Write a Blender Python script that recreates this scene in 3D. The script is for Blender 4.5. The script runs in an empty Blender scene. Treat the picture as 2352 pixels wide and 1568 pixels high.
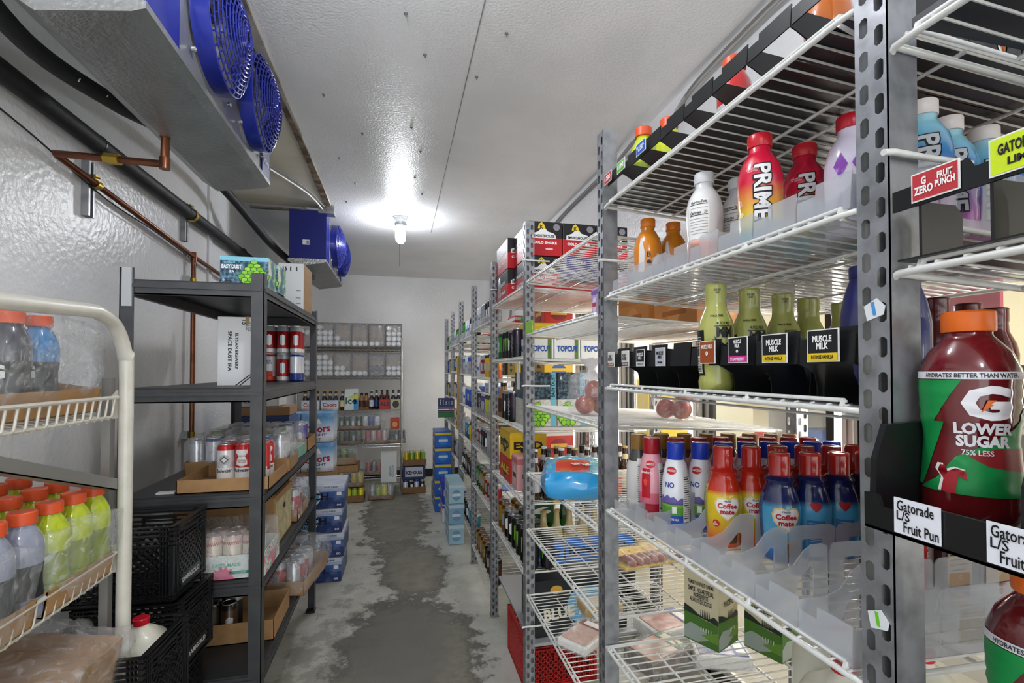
import bpy, bmesh, math, random
from mathutils import Vector, Matrix, noise
random.seed(7)
R = math.radians
S = bpy.context.scene
# ------------------------------------------------------------------ camera, world, light, exposure
COL = S.collection
cd = bpy.data.cameras.new('camera'); cam = bpy.data.objects.new('camera', cd); COL.objects.link(cam)
S.camera = cam
cam.location = (0, 0, 1.49)
cam.rotation_euler = (R(91.0), 0, R(-13.18))
cd.sensor_width = 36; cd.lens = 1110/2352*36; cd.clip_start = .02
cd.shift_y = .0198
W = bpy.data.worlds.new('world'); S.world = W; W.use_nodes = True
W.node_tree.nodes['Background'].inputs[0].default_value = (.93, .96, 1, 1)
W.node_tree.nodes['Background'].inputs[1].default_value = 1.45
S.view_settings.view_transform = 'Standard'; S.view_settings.look = 'None'
S.view_settings.gamma = 1; S.view_settings.use_curve_mapping = False
S.view_settings.exposure = 0.85
def lamp(name, kind, loc, energy, col=(1,1,1), size=.1, size_y=None, rot=(0,0,0)):
    l = bpy.data.lights.new(name, kind); l.energy = energy; l.color = col
    if kind == 'AREA':
        l.size = size
        if size_y: l.shape = 'RECTANGLE'; l.size_y = size_y
    else: l.shadow_soft_size = size
    o = bpy.data.objects.new(name, l); o.location = loc; o.rotation_euler = rot; COL.objects.link(o); return o
lamp('store_light', 'AREA', (2.8, 2.6, 2.6), 90, (1, .97, .9), 1.2, 5)
# ------------------------------------------------------------------ materials
def lin(c):
    if isinstance(c, str):
        c = [int(c[i:i+2], 16)/255 for i in (0, 2, 4)]
    return tuple(x/12.92 if x <= .04045 else ((x+.055)/1.055)**2.4 for x in c)
_m = {}
def M(key, col='808080', rough=.45, metal=0, var=None, bump=None, alpha=1, emit=0, coat=0, trans=0, ior=1.45, bands=None, spec=None):
    """bands: (height, [(z fraction, colour)...], interpolation); var: (scale, colour 2, amount)"""
    if key in _m: return _m[key]
    m = bpy.data.materials.new(key); m.use_nodes = True; _m[key] = m
    nt = m.node_tree; b = nt.nodes['Principled BSDF']; I = b.inputs; L = nt.links.new
    c = lin(col)+(1,)
    I['Base Color'].default_value = c; I['Roughness'].default_value = rough; I['Metallic'].default_value = metal
    I['Alpha'].default_value = alpha; I['Coat Weight'].default_value = coat; I['Transmission Weight'].default_value = trans; I['IOR'].default_value = ior
    I['Coat Roughness'].default_value = .08
    if spec is not None: I['Specular IOR Level'].default_value = spec
    if emit:
        I['Emission Color'].default_value = c; I['Emission Strength'].default_value = emit
    tc = None
    if bands or var or bump: tc = nt.nodes.new('ShaderNodeTexCoord')
    src = None
    if bands:
        h, st, ip = bands
        sp = nt.nodes.new('ShaderNodeSeparateXYZ'); L(tc.outputs['Object'], sp.inputs[0])
        dv = nt.nodes.new('ShaderNodeMath'); dv.operation = 'DIVIDE'; L(sp.outputs[2], dv.inputs[0]); dv.inputs[1].default_value = h
        cr = nt.nodes.new('ShaderNodeValToRGB'); L(dv.outputs[0], cr.inputs[0]); cr.color_ramp.interpolation = ip
        el = cr.color_ramp.elements
        el[0].position = st[0][0]; el[0].color = lin(st[0][1])+(1,)
        el[1].position = st[1][0]; el[1].color = lin(st[1][1])+(1,)
        for p, cc in st[2:]:
            e = el.new(p); e.color = lin(cc)+(1,)
        src = cr.outputs[0]; L(src, I['Base Color'])
    if var:
        sc, c2, amt = var
        n = nt.nodes.new('ShaderNodeTexNoise'); n.inputs['Scale'].default_value = sc; n.inputs['Detail'].default_value = 6
        L(tc.outputs['Object'], n.inputs['Vector'])
        r = nt.nodes.new('ShaderNodeValToRGB'); r.color_ramp.elements[0].position = .42; r.color_ramp.elements[1].position = .66
        r.color_ramp.elements[1].color = (amt, amt, amt, 1); L(n.outputs['Fac'], r.inputs[0])
        mx = nt.nodes.new('ShaderNodeMix'); mx.data_type = 'RGBA'; L(r.outputs[0], mx.inputs[0])
        if src: L(src, mx.inputs[6])
        else: mx.inputs[6].default_value = c
        mx.inputs[7].default_value = lin(c2)+(1,); L(mx.outputs[2], I['Base Color'])
    if bump:
        n = nt.nodes.new('ShaderNodeTexNoise'); n.inputs['Scale'].default_value = bump[0]; n.inputs['Detail'].default_value = 4
        L(tc.outputs['Object'], n.inputs['Vector'])
        bp = nt.nodes.new('ShaderNodeBump'); bp.inputs['Strength'].default_value = bump[1]; bp.inputs['Distance'].default_value = bump[2] if len(bump) > 2 else .01
        L(n.outputs['Fac'], bp.inputs['Height']); L(bp.outputs[0], I['Normal'])
    return m
def art(key, cols, scale=14, rough=.35, h=None):
    """busy printed artwork: noise split into flat colours"""
    if key in _m: return _m[key]
    m = bpy.data.materials.new(key); m.use_nodes = True; _m[key] = m
    nt = m.node_tree; b = nt.nodes['Principled BSDF']; L = nt.links.new; b.inputs['Roughness'].default_value = rough
    tc = nt.nodes.new('ShaderNodeTexCoord'); n = nt.nodes.new('ShaderNodeTexNoise'); n.inputs['Scale'].default_value = scale; n.inputs['Detail'].default_value = 2
    L(tc.outputs['Object'], n.inputs['Vector'])
    cr = nt.nodes.new('ShaderNodeValToRGB'); cr.color_ramp.interpolation = 'CONSTANT'; L(n.outputs['Fac'], cr.inputs[0])
    el = cr.color_ramp.elements; k = len(cols)
    el[0].position = 0; el[0].color = lin(cols[0])+(1,)
    el[1].position = .44; el[1].color = lin(cols[1])+(1,)
    for i, c in enumerate(cols[2:]):
        e = el.new(.44+.16*(i+1)/(k-1)); e.color = lin(c)+(1,)
    L(cr.outputs[0], b.inputs['Base Color']); return m
P = lambda c, r=.4: M('print_'+c, c, r)      # printed ink colours
WHITE = P('f2f2f0'); BLACK = P('101014'); RED = P('c3141c'); YEL = P('f0d020'); NAVY = P('141c4a'); GREEN = P('2f8a3a'); SILV = M('silver_ink', 'c4c8cc', .3, .6)
GALV = M('galvanised_steel', 'a6a8aa', .38, .75, var=(18, '77797b', .6), bump=(60, .15, .002))
WIRE = M('white_wire_coating', 'dfe0dd', .3, 0, coat=.3, var=(40, 'b5ab98', .25))
CHROME = M('chrome_wire', 'c0c2c4', .2, .9)
BLKP = M('black_plastic', '17181a', .32, bump=(90, .1, .001))
DKMET = M('dark_grey_steel', '4a4b4d', .42, .5, var=(14, '5a5b5d', .5), bump=(50, .08, .002))
CLEAR = M('frosted_plastic', 'c6cad0', .22, alpha=.4, coat=.5)
CLEARFL = M('frosted_plastic_floor', 'c4c6ca', .3, alpha=.35, coat=.3)
FILM = M('clear_film', 'eef1f4', .12, alpha=.22, bump=(26, 1, .02), coat=.8)
def _film():
    nt = FILM.node_tree; L = nt.links.new; tc = nt.nodes['Texture Coordinate']
    n = nt.nodes.new('ShaderNodeTexNoise'); n.inputs['Scale'].default_value = 22; n.inputs['Detail'].default_value = 3; n.inputs['Distortion'].default_value = 2.5
    L(tc.outputs['Object'], n.inputs['Vector']); r = nt.nodes.new('ShaderNodeMapRange'); L(n.outputs['Fac'], r.inputs[0])
    r.inputs[1].default_value = .5; r.inputs[2].default_value = .72; r.inputs[3].default_value = .17; r.inputs[4].default_value = .42
    L(r.outputs[0], nt.nodes['Principled BSDF'].inputs['Alpha'])
_film()
CARD = M('brown_cardboard', 'a98358', .75, var=(30, '94714a', .5))
CARDD = M('inside_cardboard', '8c6a45', .8, var=(24, '7a5a3a', .5))
COPPER = M('copper_pipe', '84523a', .34, .8, var=(16, '5d3a2c', .7))
BRASS = M('brass_clamp', 'b8993c', .35, .8)
FOAM = M('black_foam_insulation', '1d1e20', .6, bump=(120, .3, .003))
BLUE = M('blue_enamel', '18247e', .3, .1, coat=.35)
LID = M('aluminium_can_end', 'c9cbcd', .28, .85)
# ------------------------------------------------------------------ mesh helpers
class MB:
    def __init__(s): s.bm = bmesh.new(); s.mi = 0
    def face(s, vs):
        try:
            f = s.bm.faces.new(vs); f.material_index = s.mi; return f
        except ValueError: return None
    def poly(s, pts):
        return s.face([s.bm.verts.new(p) for p in pts])
    def box(s, a, b, bev=0):
        (x0,y0,z0), (x1,y1,z1) = a, b
        if x0 > x1: x0, x1 = x1, x0
        if y0 > y1: y0, y1 = y1, y0
        if z0 > z1: z0, z1 = z1, z0
        v = [s.bm.verts.new(p) for p in ((x0,y0,z0),(x1,y0,z0),(x1,y1,z0),(x0,y1,z0),(x0,y0,z1),(x1,y0,z1),(x1,y1,z1),(x0,y1,z1))]
        fs = [s.face([v[i] for i in q]) for q in ((3,2,1,0),(4,5,6,7),(0,1,5,4),(1,2,6,5),(2,3,7,6),(3,0,4,7))]
        if bev:
            es = list({e for f in fs for e in f.edges})
            r = bmesh.ops.bevel(s.bm, geom=es, offset=bev, segments=2, affect='EDGES', profile=.5)
            for f in r['faces']: f.material_index = s.mi
        return s
    def ring(s, c, u, w, r, n):
        return [s.bm.verts.new(c + u*(r*math.cos(2*math.pi*i/n)) + w*(r*math.sin(2*math.pi*i/n))) for i in range(n)]
    def tube(s, pts, r, n=8, caps=True):
        pts = [Vector(p) for p in pts]; prev = None; up = None
        rs = r if isinstance(r, (list, tuple)) else [r]*len(pts)
        for i, p in enumerate(pts):
            if i == 0: t = pts[1]-p
            elif i == len(pts)-1: t = p-pts[i-1]
            else: t = (pts[i+1]-p).normalized() + (p-pts[i-1]).normalized()
            t.normalize()
            if up is None: up = Vector((0,0,1)) if abs(t.z) < .9 else Vector((1,0,0))
            u = t.cross(up).normalized(); w = u.cross(t).normalized(); up = w
            k = 1
            if 0 < i < len(pts)-1:
                k = 1/max(.5, math.sqrt(max(.25, (1+(p-pts[i-1]).normalized().dot((pts[i+1]-p).normalized()))/2)))
            rg = s.ring(p, u, w, rs[i]*k if k < 1.3 else rs[i]*1.1, n)
            if prev:
                for j in range(n): s.face([prev[j], prev[(j+1)%n], rg[(j+1)%n], rg[j]])
            elif caps: s.face(rg[::-1])
            prev = rg
        if caps: s.face(prev)
        return s
    def lathe(s, prof, c=(0,0,0), n=24, axis='z', caps=True):
        prev = None; c = Vector(c)
        for r, z in prof:
            rg = []
            for i in range(n):
                a = 2*math.pi*i/n; x, y = r*math.cos(a), r*math.sin(a)
                p = (x,y,z) if axis == 'z' else ((z,x,y) if axis == 'x' else (y,z,x))
                rg.append(s.bm.verts.new(c+Vector(p)))
            if prev:
                for j in range(n): s.face([prev[j], prev[(j+1)%n], rg[(j+1)%n], rg[j]])
            elif caps: s.face(rg[::-1])
            prev = rg
        if caps: s.face(prev)
        return s
    def prism(s, pts, d):
        """pts: 3D polygon, extruded by vector d"""
        d = Vector(d); a = [s.bm.verts.new(p) for p in pts]; b = [s.bm.verts.new(Vector(p)+d) for p in pts]
        s.face(a[::-1]); s.face(b); n = len(a)
        for i in range(n): s.face([a[i], a[(i+1)%n], b[(i+1)%n], b[i]])
        return s
    def build(s, name, mats, parent=None, smooth=None, loc=None, rot=None):
        me = bpy.data.meshes.new(name)
        bmesh.ops.recalc_face_normals(s.bm, faces=s.bm.faces)
        s.bm.to_mesh(me); s.bm.free()
        for m in (mats if isinstance(mats, (list, tuple)) else [mats]): me.materials.append(m)
        if smooth is not None:
            me.polygons.foreach_set('use_smooth', [True]*len(me.polygons)); me.update()
            if smooth: me.set_sharp_from_angle(angle=R(smooth))
        o = bpy.data.objects.new(name, me); COL.objects.link(o)
        if parent: o.parent = parent
        if loc: o.location = loc
        if rot: o.rotation_euler = rot
        return o
def tag(o, label, cat, group=None):
    o['label'] = label; o['category'] = cat
    if group: o['group'] = group
    return o
def thing(name, label, cat, loc=(0,0,0), rz=0, group=None):
    o = bpy.data.objects.new(name, None); o.empty_display_size = .02; COL.objects.link(o)
    o.location = loc; o.rotation_euler = (0,0,rz); return tag(o, label, cat, group)
def struct(o): o['kind'] = 'structure'; return o
def kids(o): return [c for c in KIDS.get(o.name, [])]
KIDS = {}
def index():
    KIDS.clear()
    for o in bpy.data.objects:
        if o.parent: KIDS.setdefault(o.parent.name, []).append(o)
def dup(root, loc, rz=None, label=None, group=None, rot=None, scale=None):
    def cp(o, par):
        c = o.copy(); COL.objects.link(c)
        if par: c.parent = par
        for k in list(kidmap.get(o, ())): cp(k, c)
        return c
    kidmap = {}
    for k in root.children_recursive: kidmap.setdefault(k.parent, []).append(k)
    r = cp(root, None); r.location = loc
    if rz is not None: r.rotation_euler = (0,0,rz)
    if rot: r.rotation_euler = rot
    if scale: r.scale = scale
    if label: r['label'] = label
    if group: r['group'] = group
    return r
def nest(t):
    '''printed rules and marks become pieces of the panel or emblem they sit on'''
    last = None
    for o in list(t.children):
        n = o.name.split('.')[0]
        if n in ('facts_panel','barcode_panel','round_emblem','heart_panel','printed_mug','figure_outline','black_label_panel','emblem_centre_') : last = o
        elif last and n in ('printed_rule','barcode_bar','emblem_centre','emblem_diamond','printed_foam','printed_figure'): o.parent = last
    return t
_used = {}
def put(key, maker, loc, rz=0, label=None, group=None, rot=None, **k):
    """first call builds the thing, later ones copy it with its parts"""
    if key not in _used:
        _used[key] = nest(maker())
        r = _used[key]; r.location = loc; r.rotation_euler = rot or (0,0,rz)
        if label: r['label'] = label
        if group: r['group'] = group
        return r
    return dup(_used[key], loc, rz, label, group, rot)
# text and wrapped decoration
_tx = {}
def textmesh(s, bold=0):
    k = (s, bold)
    if k in _tx: return _tx[k]
    cu = bpy.data.curves.new('lettering', 'FONT'); cu.body = s; cu.size = 1; cu.align_x = 'CENTER'; cu.offset = bold; cu.resolution_u = 2; cu.space_line = .85
    o = bpy.data.objects.new('lettering', cu); COL.objects.link(o)
    bpy.context.view_layer.update()
    me = bpy.data.meshes.new_from_object(o.evaluated_get(bpy.context.evaluated_depsgraph_get()))
    bpy.data.objects.remove(o); xs = [v.co.x for v in me.vertices]; ys = [v.co.y for v in me.vertices]
    bx = (min(xs), max(xs), min(ys), max(ys)); _tx[k] = (me, bx); return _tx[k]
def text(s, pos, h, mat, parent, face=0, w=None, bold=.02, spin=0, tilt=0, name='lettering'):
    """flat lettering centred on pos, h high; face = angle of the side it stands on (0 looks at -Y, -90 at -X, 90 at +X)"""
    me0, b = textmesh(s, bold); me = me0.copy(); me.materials.clear(); me.materials.append(mat)
    sy = h/(b[3]-b[2]); sx = sy if not w else w/(b[1]-b[0])
    T = Matrix.Translation(Vector(pos)) @ Matrix.Rotation(R(face), 4, 'Z') @ Matrix.Rotation(R(90-tilt), 4, 'X') @ Matrix.Rotation(R(spin), 4, 'Z')
    me.transform(T @ Matrix.Diagonal((sx, sy, 1, 1)) @ Matrix.Translation((-(b[0]+b[1])/2, -(b[2]+b[3])/2, 0)))
    o = bpy.data.objects.new(name, me); COL.objects.link(o); o.parent = parent; return o
def rad(prof, z):
    for (r0, z0), (r1, z1) in zip(prof, prof[1:]):
        if z1 > z0 and z0 <= z <= z1: return r0+(r1-r0)*(z-z0)/(z1-z0)
    return prof[-1][0] if z > prof[-1][1] else prof[0][0]
def wrapbm(bm, prof, phi, off, mat, parent, name, step=.006):
    bmesh.ops.triangulate(bm, faces=bm.faces)
    xs = [v.co.x for v in bm.verts]; ys = [v.co.y for v in bm.verts]
    for ax, lo, hi in ((0, min(xs), max(xs)), (1, min(ys), max(ys))):
        k = math.ceil(lo/step)
        while k*step < hi:
            n = Vector((1,0,0)) if ax == 0 else Vector((0,1,0))
            bmesh.ops.bisect_plane(bm, geom=bm.verts[:]+bm.edges[:]+bm.faces[:], plane_co=n*(k*step), plane_no=n); k += 1
    rm = max(r for r, z in prof)
    for v in bm.verts:
        x, z = v.co.x, v.co.y; r = rad(prof, z)+off; a = x/rm + R(phi)
        v.co = Vector((r*math.sin(a), -r*math.cos(a), z))
    me = bpy.data.meshes.new(name); bm.to_mesh(me); bm.free(); me.materials.append(mat)
    me.polygons.foreach_set('use_smooth', [True]*len(me.polygons))
    o = bpy.data.objects.new(name, me); COL.objects.link(o); o.parent = parent; return o
def wtext(s, prof, z, h, mat, parent, phi=0, w=None, bold=.02, spin=0, off=.0009, name='lettering'):
    me0, b = textmesh(s, bold); bm = bmesh.new(); bm.from_mesh(me0)
    sy = h/(b[3]-b[2]); sx = sy if not w else w/(b[1]-b[0])
    T = Matrix.Translation((0, z, 0)) @ Matrix.Rotation(R(spin), 4, 'Z') @ Matrix.Diagonal((sx, sy, 1, 1)) @ Matrix.Translation((-(b[0]+b[1])/2, -(b[2]+b[3])/2, 0))
    bmesh.ops.transform(bm, matrix=T, verts=bm.verts); return wrapbm(bm, prof, phi, off, mat, parent, name)
def wshape(pts, prof, mat, parent, phi=0, off=.0006, name='printed_panel'):
    bm = bmesh.new(); bm.faces.new([bm.verts.new((x, z, 0)) for x, z in pts]); return wrapbm(bm, prof, phi, off, mat, parent, name)
def ell(cx, cz, rx, rz, n=20): return [(cx+rx*math.cos(2*math.pi*i/n), cz+rz*math.sin(2*math.pi*i/n)) for i in range(n)]
def rect(x0, z0, x1, z1): return [(x0,z0),(x1,z0),(x1,z1),(x0,z1)]
def flat(pts, mat, parent, pos, face=0, name='printed_panel', t=.0004, tilt=0):
    """flat printed patch, pts in (x, z) on a side looking along face"""
    m = MB(); m.prism([(x, 0, z) for x, z in pts], (0, -t, 0))
    me_T = Matrix.Translation(Vector(pos)) @ Matrix.Rotation(R(face), 4, 'Z') @ Matrix.Rotation(R(-tilt), 4, 'X')
    bmesh.ops.transform(m.bm, matrix=me_T, verts=m.bm.verts)
    return m.build(name, mat, parent)
ORD = ['first','second','third','fourth','fifth','sixth','seventh','eighth','ninth','tenth','eleventh','twelfth','thirteenth']
# ------------------------------------------------------------------ the room
CX0, CX1, CY0, CY1, CZ = -1.2, 1.28, -2.2, 6.9, 2.79
def wallmat(key, col, rough, bumpk, c2, amt):
    return M(key, col, rough, var=(1.6, c2, amt), bump=bumpk)
WALL = wallmat('glossy_white_wall_paint', 'ebecee', .26, (46, .55, .005), 'dadbd9', .5)
CEIL = wallmat('textured_white_ceiling_paint', 'e8e9ea', .34, (90, .7, .004), 'd6d8d8', .6)
def slab(name, a, b, mat): 
    m = MB(); m.box(a, b); return struct(m.build(name, mat))
slab('wall_left', (CX0-.1, CY0, -.1), (CX0, CY1+.1, CZ+.1), WALL)
slab('wall_back', (CX0-.1, CY1, -.1), (CX1+.12, CY1+.1, CZ+.1), WALL)
slab('wall_right', (CX1, CY0, 2.02), (CX1+.12, CY1, CZ+.1), WALL)
slab('ceiling', (CX0, CY0, CZ), (CX1, CY1, CZ+.1), CEIL)
slab('baseboard_back', (CX0, CY1-.012, 0), (CX1, CY1, .11), M('black_rubber', '151515', .5))
# floor: worn pale paint over grey concrete
def floormat():
    m = bpy.data.materials.new('worn_painted_concrete'); m.use_nodes = True; nt = m.node_tree; L = nt.links.new; b = nt.nodes['Principled BSDF']
    tc = nt.nodes.new('ShaderNodeTexCoord'); O = tc.outputs['Object']
    def noi(sc, det=8, rough=.6, dist=0):
        n = nt.nodes.new('ShaderNodeTexNoise'); n.inputs['Scale'].default_value = sc; n.inputs['Detail'].default_value = det; n.inputs['Roughness'].default_value = rough; n.inputs['Distortion'].default_value = dist
        L(O, n.inputs['Vector']); return n.outputs['Fac']
    def math_(op, a, c, cl=False):
        x = nt.nodes.new('ShaderNodeMath'); x.operation = op; x.use_clamp = cl
        for i, v in enumerate((a, c)):
            if isinstance(v, (int, float)): x.inputs[i].default_value = v
            else: L(v, x.inputs[i])
        return x.outputs[0]
    def rng(v, a, c, x0=0, x1=1):
        x = nt.nodes.new('ShaderNodeMapRange'); L(v, x.inputs[0]); x.inputs[1].default_value = a; x.inputs[2].default_value = c; x.inputs[3].default_value = x0; x.inputs[4].default_value = x1; return x.outputs[0]
    sp = nt.nodes.new('ShaderNodeSeparateXYZ'); L(O, sp.inputs[0]); X, Y = sp.outputs[0], sp.outputs[1]
    def blob(cx, cy, rx, ry, amp):
        dx = math_('DIVIDE', math_('SUBTRACT', X, cx), rx); dy = math_('DIVIDE', math_('SUBTRACT', Y, cy), ry)
        d = math_('SQRT', math_('ADD', math_('MULTIPLY', dx, dx), math_('MULTIPLY', dy, dy)), 0)
        return math_('ADD', math_('SUBTRACT', 1, d), math_('MULTIPLY', math_('SUBTRACT', noi(7, 10, .72), .5), amp))
    worn = math_('MAXIMUM', math_('MAXIMUM', blob(.06, 2.62, .43, .78, 1.5), blob(.12, 3.75, .30, .62, 1.5)), blob(-.02, 5.2, .36, 1.5, 2.0))
    wm = rng(worn, .06, .2)
    dark = rng(blob(.03, 2.75, .36, .75, 1.3), .15, .4)
    ch = rng(blob(-.25, 2.3, .5, 1.6, 3.2), .35, .55, 0, .6)
    def mix(f, a, c):
        x = nt.nodes.new('ShaderNodeMix'); x.data_type = 'RGBA'
        if isinstance(f, (int, float)): x.inputs[0].default_value = f
        else: L(f, x.inputs[0])
        for i, v in ((6, a), (7, c)):
            if isinstance(v, str): x.inputs[i].default_value = lin(v)+(1,)
            else: L(v, x.inputs[i])
        return x.outputs[2]
    paint = mix(rng(noi(3, 10, .7), .35, .7), 'cdcdc4', 'a9a99e')
    paint = mix(rng(noi(60, 4), .6, .72, 0, .5), paint, '77776c')
    conc = mix(rng(noi(9, 8, .7), .3, .7), '918d80', '77736a')
    conc = mix(dark, conc, '74726a')
    conc = mix(rng(worn, .1, .42, .85, 0), conc, '4d4a45')
    c = mix(ch, paint, '858378'); c = mix(wm, c, conc)
    L(c, b.inputs['Base Color']); L(rng(noi(5), .3, .7, .32, .6), b.inputs['Roughness'])
    bp = nt.nodes.new('ShaderNodeBump'); bp.inputs['Strength'].default_value = .25; bp.inputs['Distance'].default_value = .006; L(noi(30), bp.inputs['Height']); L(bp.outputs[0], b.inputs['Normal'])
    return m
slab('floor', (CX0-.1, CY0, -.1), (CX1+.02, CY1+.1, 0), floormat())
# ceiling seams and the rusty strip over the coolers
m = MB(); m.box((.288, CY0, CZ-.0015), (.292, 4.6, CZ)); m.box((.0, 4.6, CZ-.0015), (.004, 6.2, CZ)); struct(m.build('trim_1', M('seam_shadow_caulk', '8d8f8f', .6)))  # panel seams as thin grey strips on the ceiling
m = MB(); m.box((-.57, .6, CZ-.012), (-.525, 4.16, CZ)); m.box((-1.15, 4.16, CZ-.012), (-.525, 4.2, CZ))
struct(m.build('trim_2', M('rusty_ceiling_strip', 'b8b4aa', .55, var=(5, '4e3a26', 1))))
m = MB(); m.prism([(-.566,2.3,CZ-.0135),(-.545,2.3,CZ-.0135),(-.53,2.9,CZ-.0135),(-.522,3.6,CZ-.0135),(-.528,4.12,CZ-.0135),(-.55,4.15,CZ-.0135),(-.57,3.8,CZ-.0135),(-.562,3.1,CZ-.0135)], (0,0,.0012)); o_ = m.build('trim_5', M('rust_scale', '4a3826', .8, var=(14, '8a7a60', .9))); struct(o_)
m = MB(); m.box((-1.18, .9, CZ-.004), (-.575, 4.1, CZ)); struct(m.build('trim_3', M('cream_ceiling_panel', 'cfcbb8', .4, var=(3, 'b3ab93', .7))))
m = MB(); m.box((CX0, 3.45, 1.9), (CX0+.012, 3.5, CZ)); struct(m.build('trim_4', WALL))
scr = [(-.33, 1.75), (-.2, 1.62), (.02, 1.78), (.1, 2.0), (-.35, 2.4), (-.2, 2.75), (.06, 2.62), (.12, 2.9), (-.36, 3.1), (-.3, 3.5), (.1, 3.3), (.16, 3.6), (-.4, 3.9), (.33, 2.1), (.4, 1.8)]
def screw():
    m = MB(); m.lathe([(.0075, 0), (.0075, -.003), (.004, -.006)], n=10); m.tube([(0,0,-.004), (.001,0,-.012)], .0025, 6)
    return tag(m.build('ceiling_screw', M('screw_steel', '85857f', .4, .7), smooth=40), 'x', 'screw')
for i, (x, y) in enumerate(scr):
    put('screw', screw, (x, y, CZ), 0, 'small steel screw tip poking out of the white ceiling panels', 'screw tips in the ceiling')
# ------------------------------------------------------------------ glass doors on the right and the shop beyond them
YP = [-1.02, -.3, .44, 1.16, 1.89, 2.62, 3.35, 4.08, 4.81, 5.54, 6.27, 6.88]
DFR = M('dark_bronze_frame', '2a2826', .35, .6); ALUF = M('white_door_frame', 'c8c6c0', .35, .3)
GLASS = M('door_glass', 'f4fbf8', .03, alpha=.12, coat=1)
LEDM = M('led_strip', 'fdf5e8', .4, emit=26)
for i, (y0, y1) in enumerate(zip(YP, YP[1:])):
    f = MB(); a, b = y0+.03, y1-.03
    for q in (((1.285,a,.2),(1.32,a+.045,2.0)), ((1.285,b-.045,.2),(1.32,b,2.0)), ((1.285,a,.2),(1.32,b,.26)), ((1.285,a,1.93),(1.32,b,2.0))): f.box(*q)
    d = struct(f.build('door_%d' % (i+1), DFR))
    g = MB(); g.box((1.3, a+.045, .26), (1.306, b-.045, 1.93)); g.build('glass_pane', GLASS, d)
m = MB(); m.box((CX1, CY0, -.1), (CX1+.12, CY1, .2)); struct(m.build('trim_30', ALUF))
for i, y in enumerate(YP):
    m = MB(); m.box((1.27, y-.03, .2), (1.34, y+.03, 2.02)); mu = struct(m.build('trim_%d' % (6+i), ALUF))
def led():
    t = thing('door_light_strip', 'x', 'light strip')
    m = MB(); m.box((-.012,-.012,0), (.004,.012,1.0)); m.build('holder', ALUF, t)
    m = MB(); m.tube([(-.016,0,.02), (-.016,0,.98)], .007, 8); m.build('diffuser', LEDM, t, smooth=40); return t
for i, y in enumerate(YP[1:-1]):
    put('led', led, (1.262, y, .93), 0, 'bright vertical light strip on a glass door post, %s from the camera end' % ORD[i], 'light strips between the glass doors')
slab('wall_shop', (4.6, -2.5, -.1), (4.7, 7.5, 3), M('shop_wall', 'd9cfae', .6))
slab('floor_shop', (CX1+.02, -2.5, -.1), (4.6, 7.5, 0), M('shop_floor_tiles', 'a39c8e', .35, var=(3, '8d8678', .7)))
slab('ceiling_shop', (CX1+.12, -2.5, 2.9), (4.6, 7.5, 3.0), M('shop_ceiling', 'e6e4dc', .7))
# shop furniture seen through the doors
def gondola():
    t = thing('display_shelving', 'white shop display shelving seen dimly through the glass doors', 'shelving', (2.9, 1.9, 0))
    m = MB(); m.box((.2,-1.6,0), (.23,1.6,1.5)); m.box((-.2,-1.6,0), (.2,1.6,.12)); m.build('back_panel', ALUF, t)
    for z in (.5, .85, 1.2):
        m = MB(); m.box((-.16,-1.6,z), (.2,1.6,z+.03)); m.build('shelf', ALUF, t)
    return t
gondola()
cols = ['c23a2a', 'e0c020', '2a5ab0', '3d9a48', 'e8e4da', 'd87a20', '7a3a90']
for i in range(12):
    z = (1.23, .88)[i % 2]; y = .55+i*.24; m = MB(); m.box((0,0,0), (.2,.17,.2+.05*(i%3)), .006)
    c = cols[i % 7]; o = m.build('snack_box', P(c, .5)); o.location = (2.78, y, z)
    m = MB(); m.box((-.002,.02,.07), (0,.15,.14)); m.build('front_label', WHITE if c != 'e8e4da' else RED, o)
    tag(o, 'coloured packet on the shop shelving beyond the glass, %s from the camera end' % ORD[i], 'packet', 'packets in the shop beyond')
m = MB(); m.box((0,0,.0), (.42,.5,1.42), .03); o = m.build('drinks_cooler', P('e8c81a', .4)); o.location = (2.0, 3.62, 0); tag(o, 'yellow cabinet in the shop beyond the glass doors', 'cabinet')
m = MB(); m.box((-.004,.06,.3), (0,.44,.9)); m.build('front_panel', P('c9a810', .4), o)
m = MB(); m.box((0,0,0), (.01,.26,.75)); o = m.build('poster', P('c8405a', .4)); o.location = (1.307, .80, .95); tag(o, 'pinkish red poster hanging beyond the glass door', 'poster')
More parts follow.
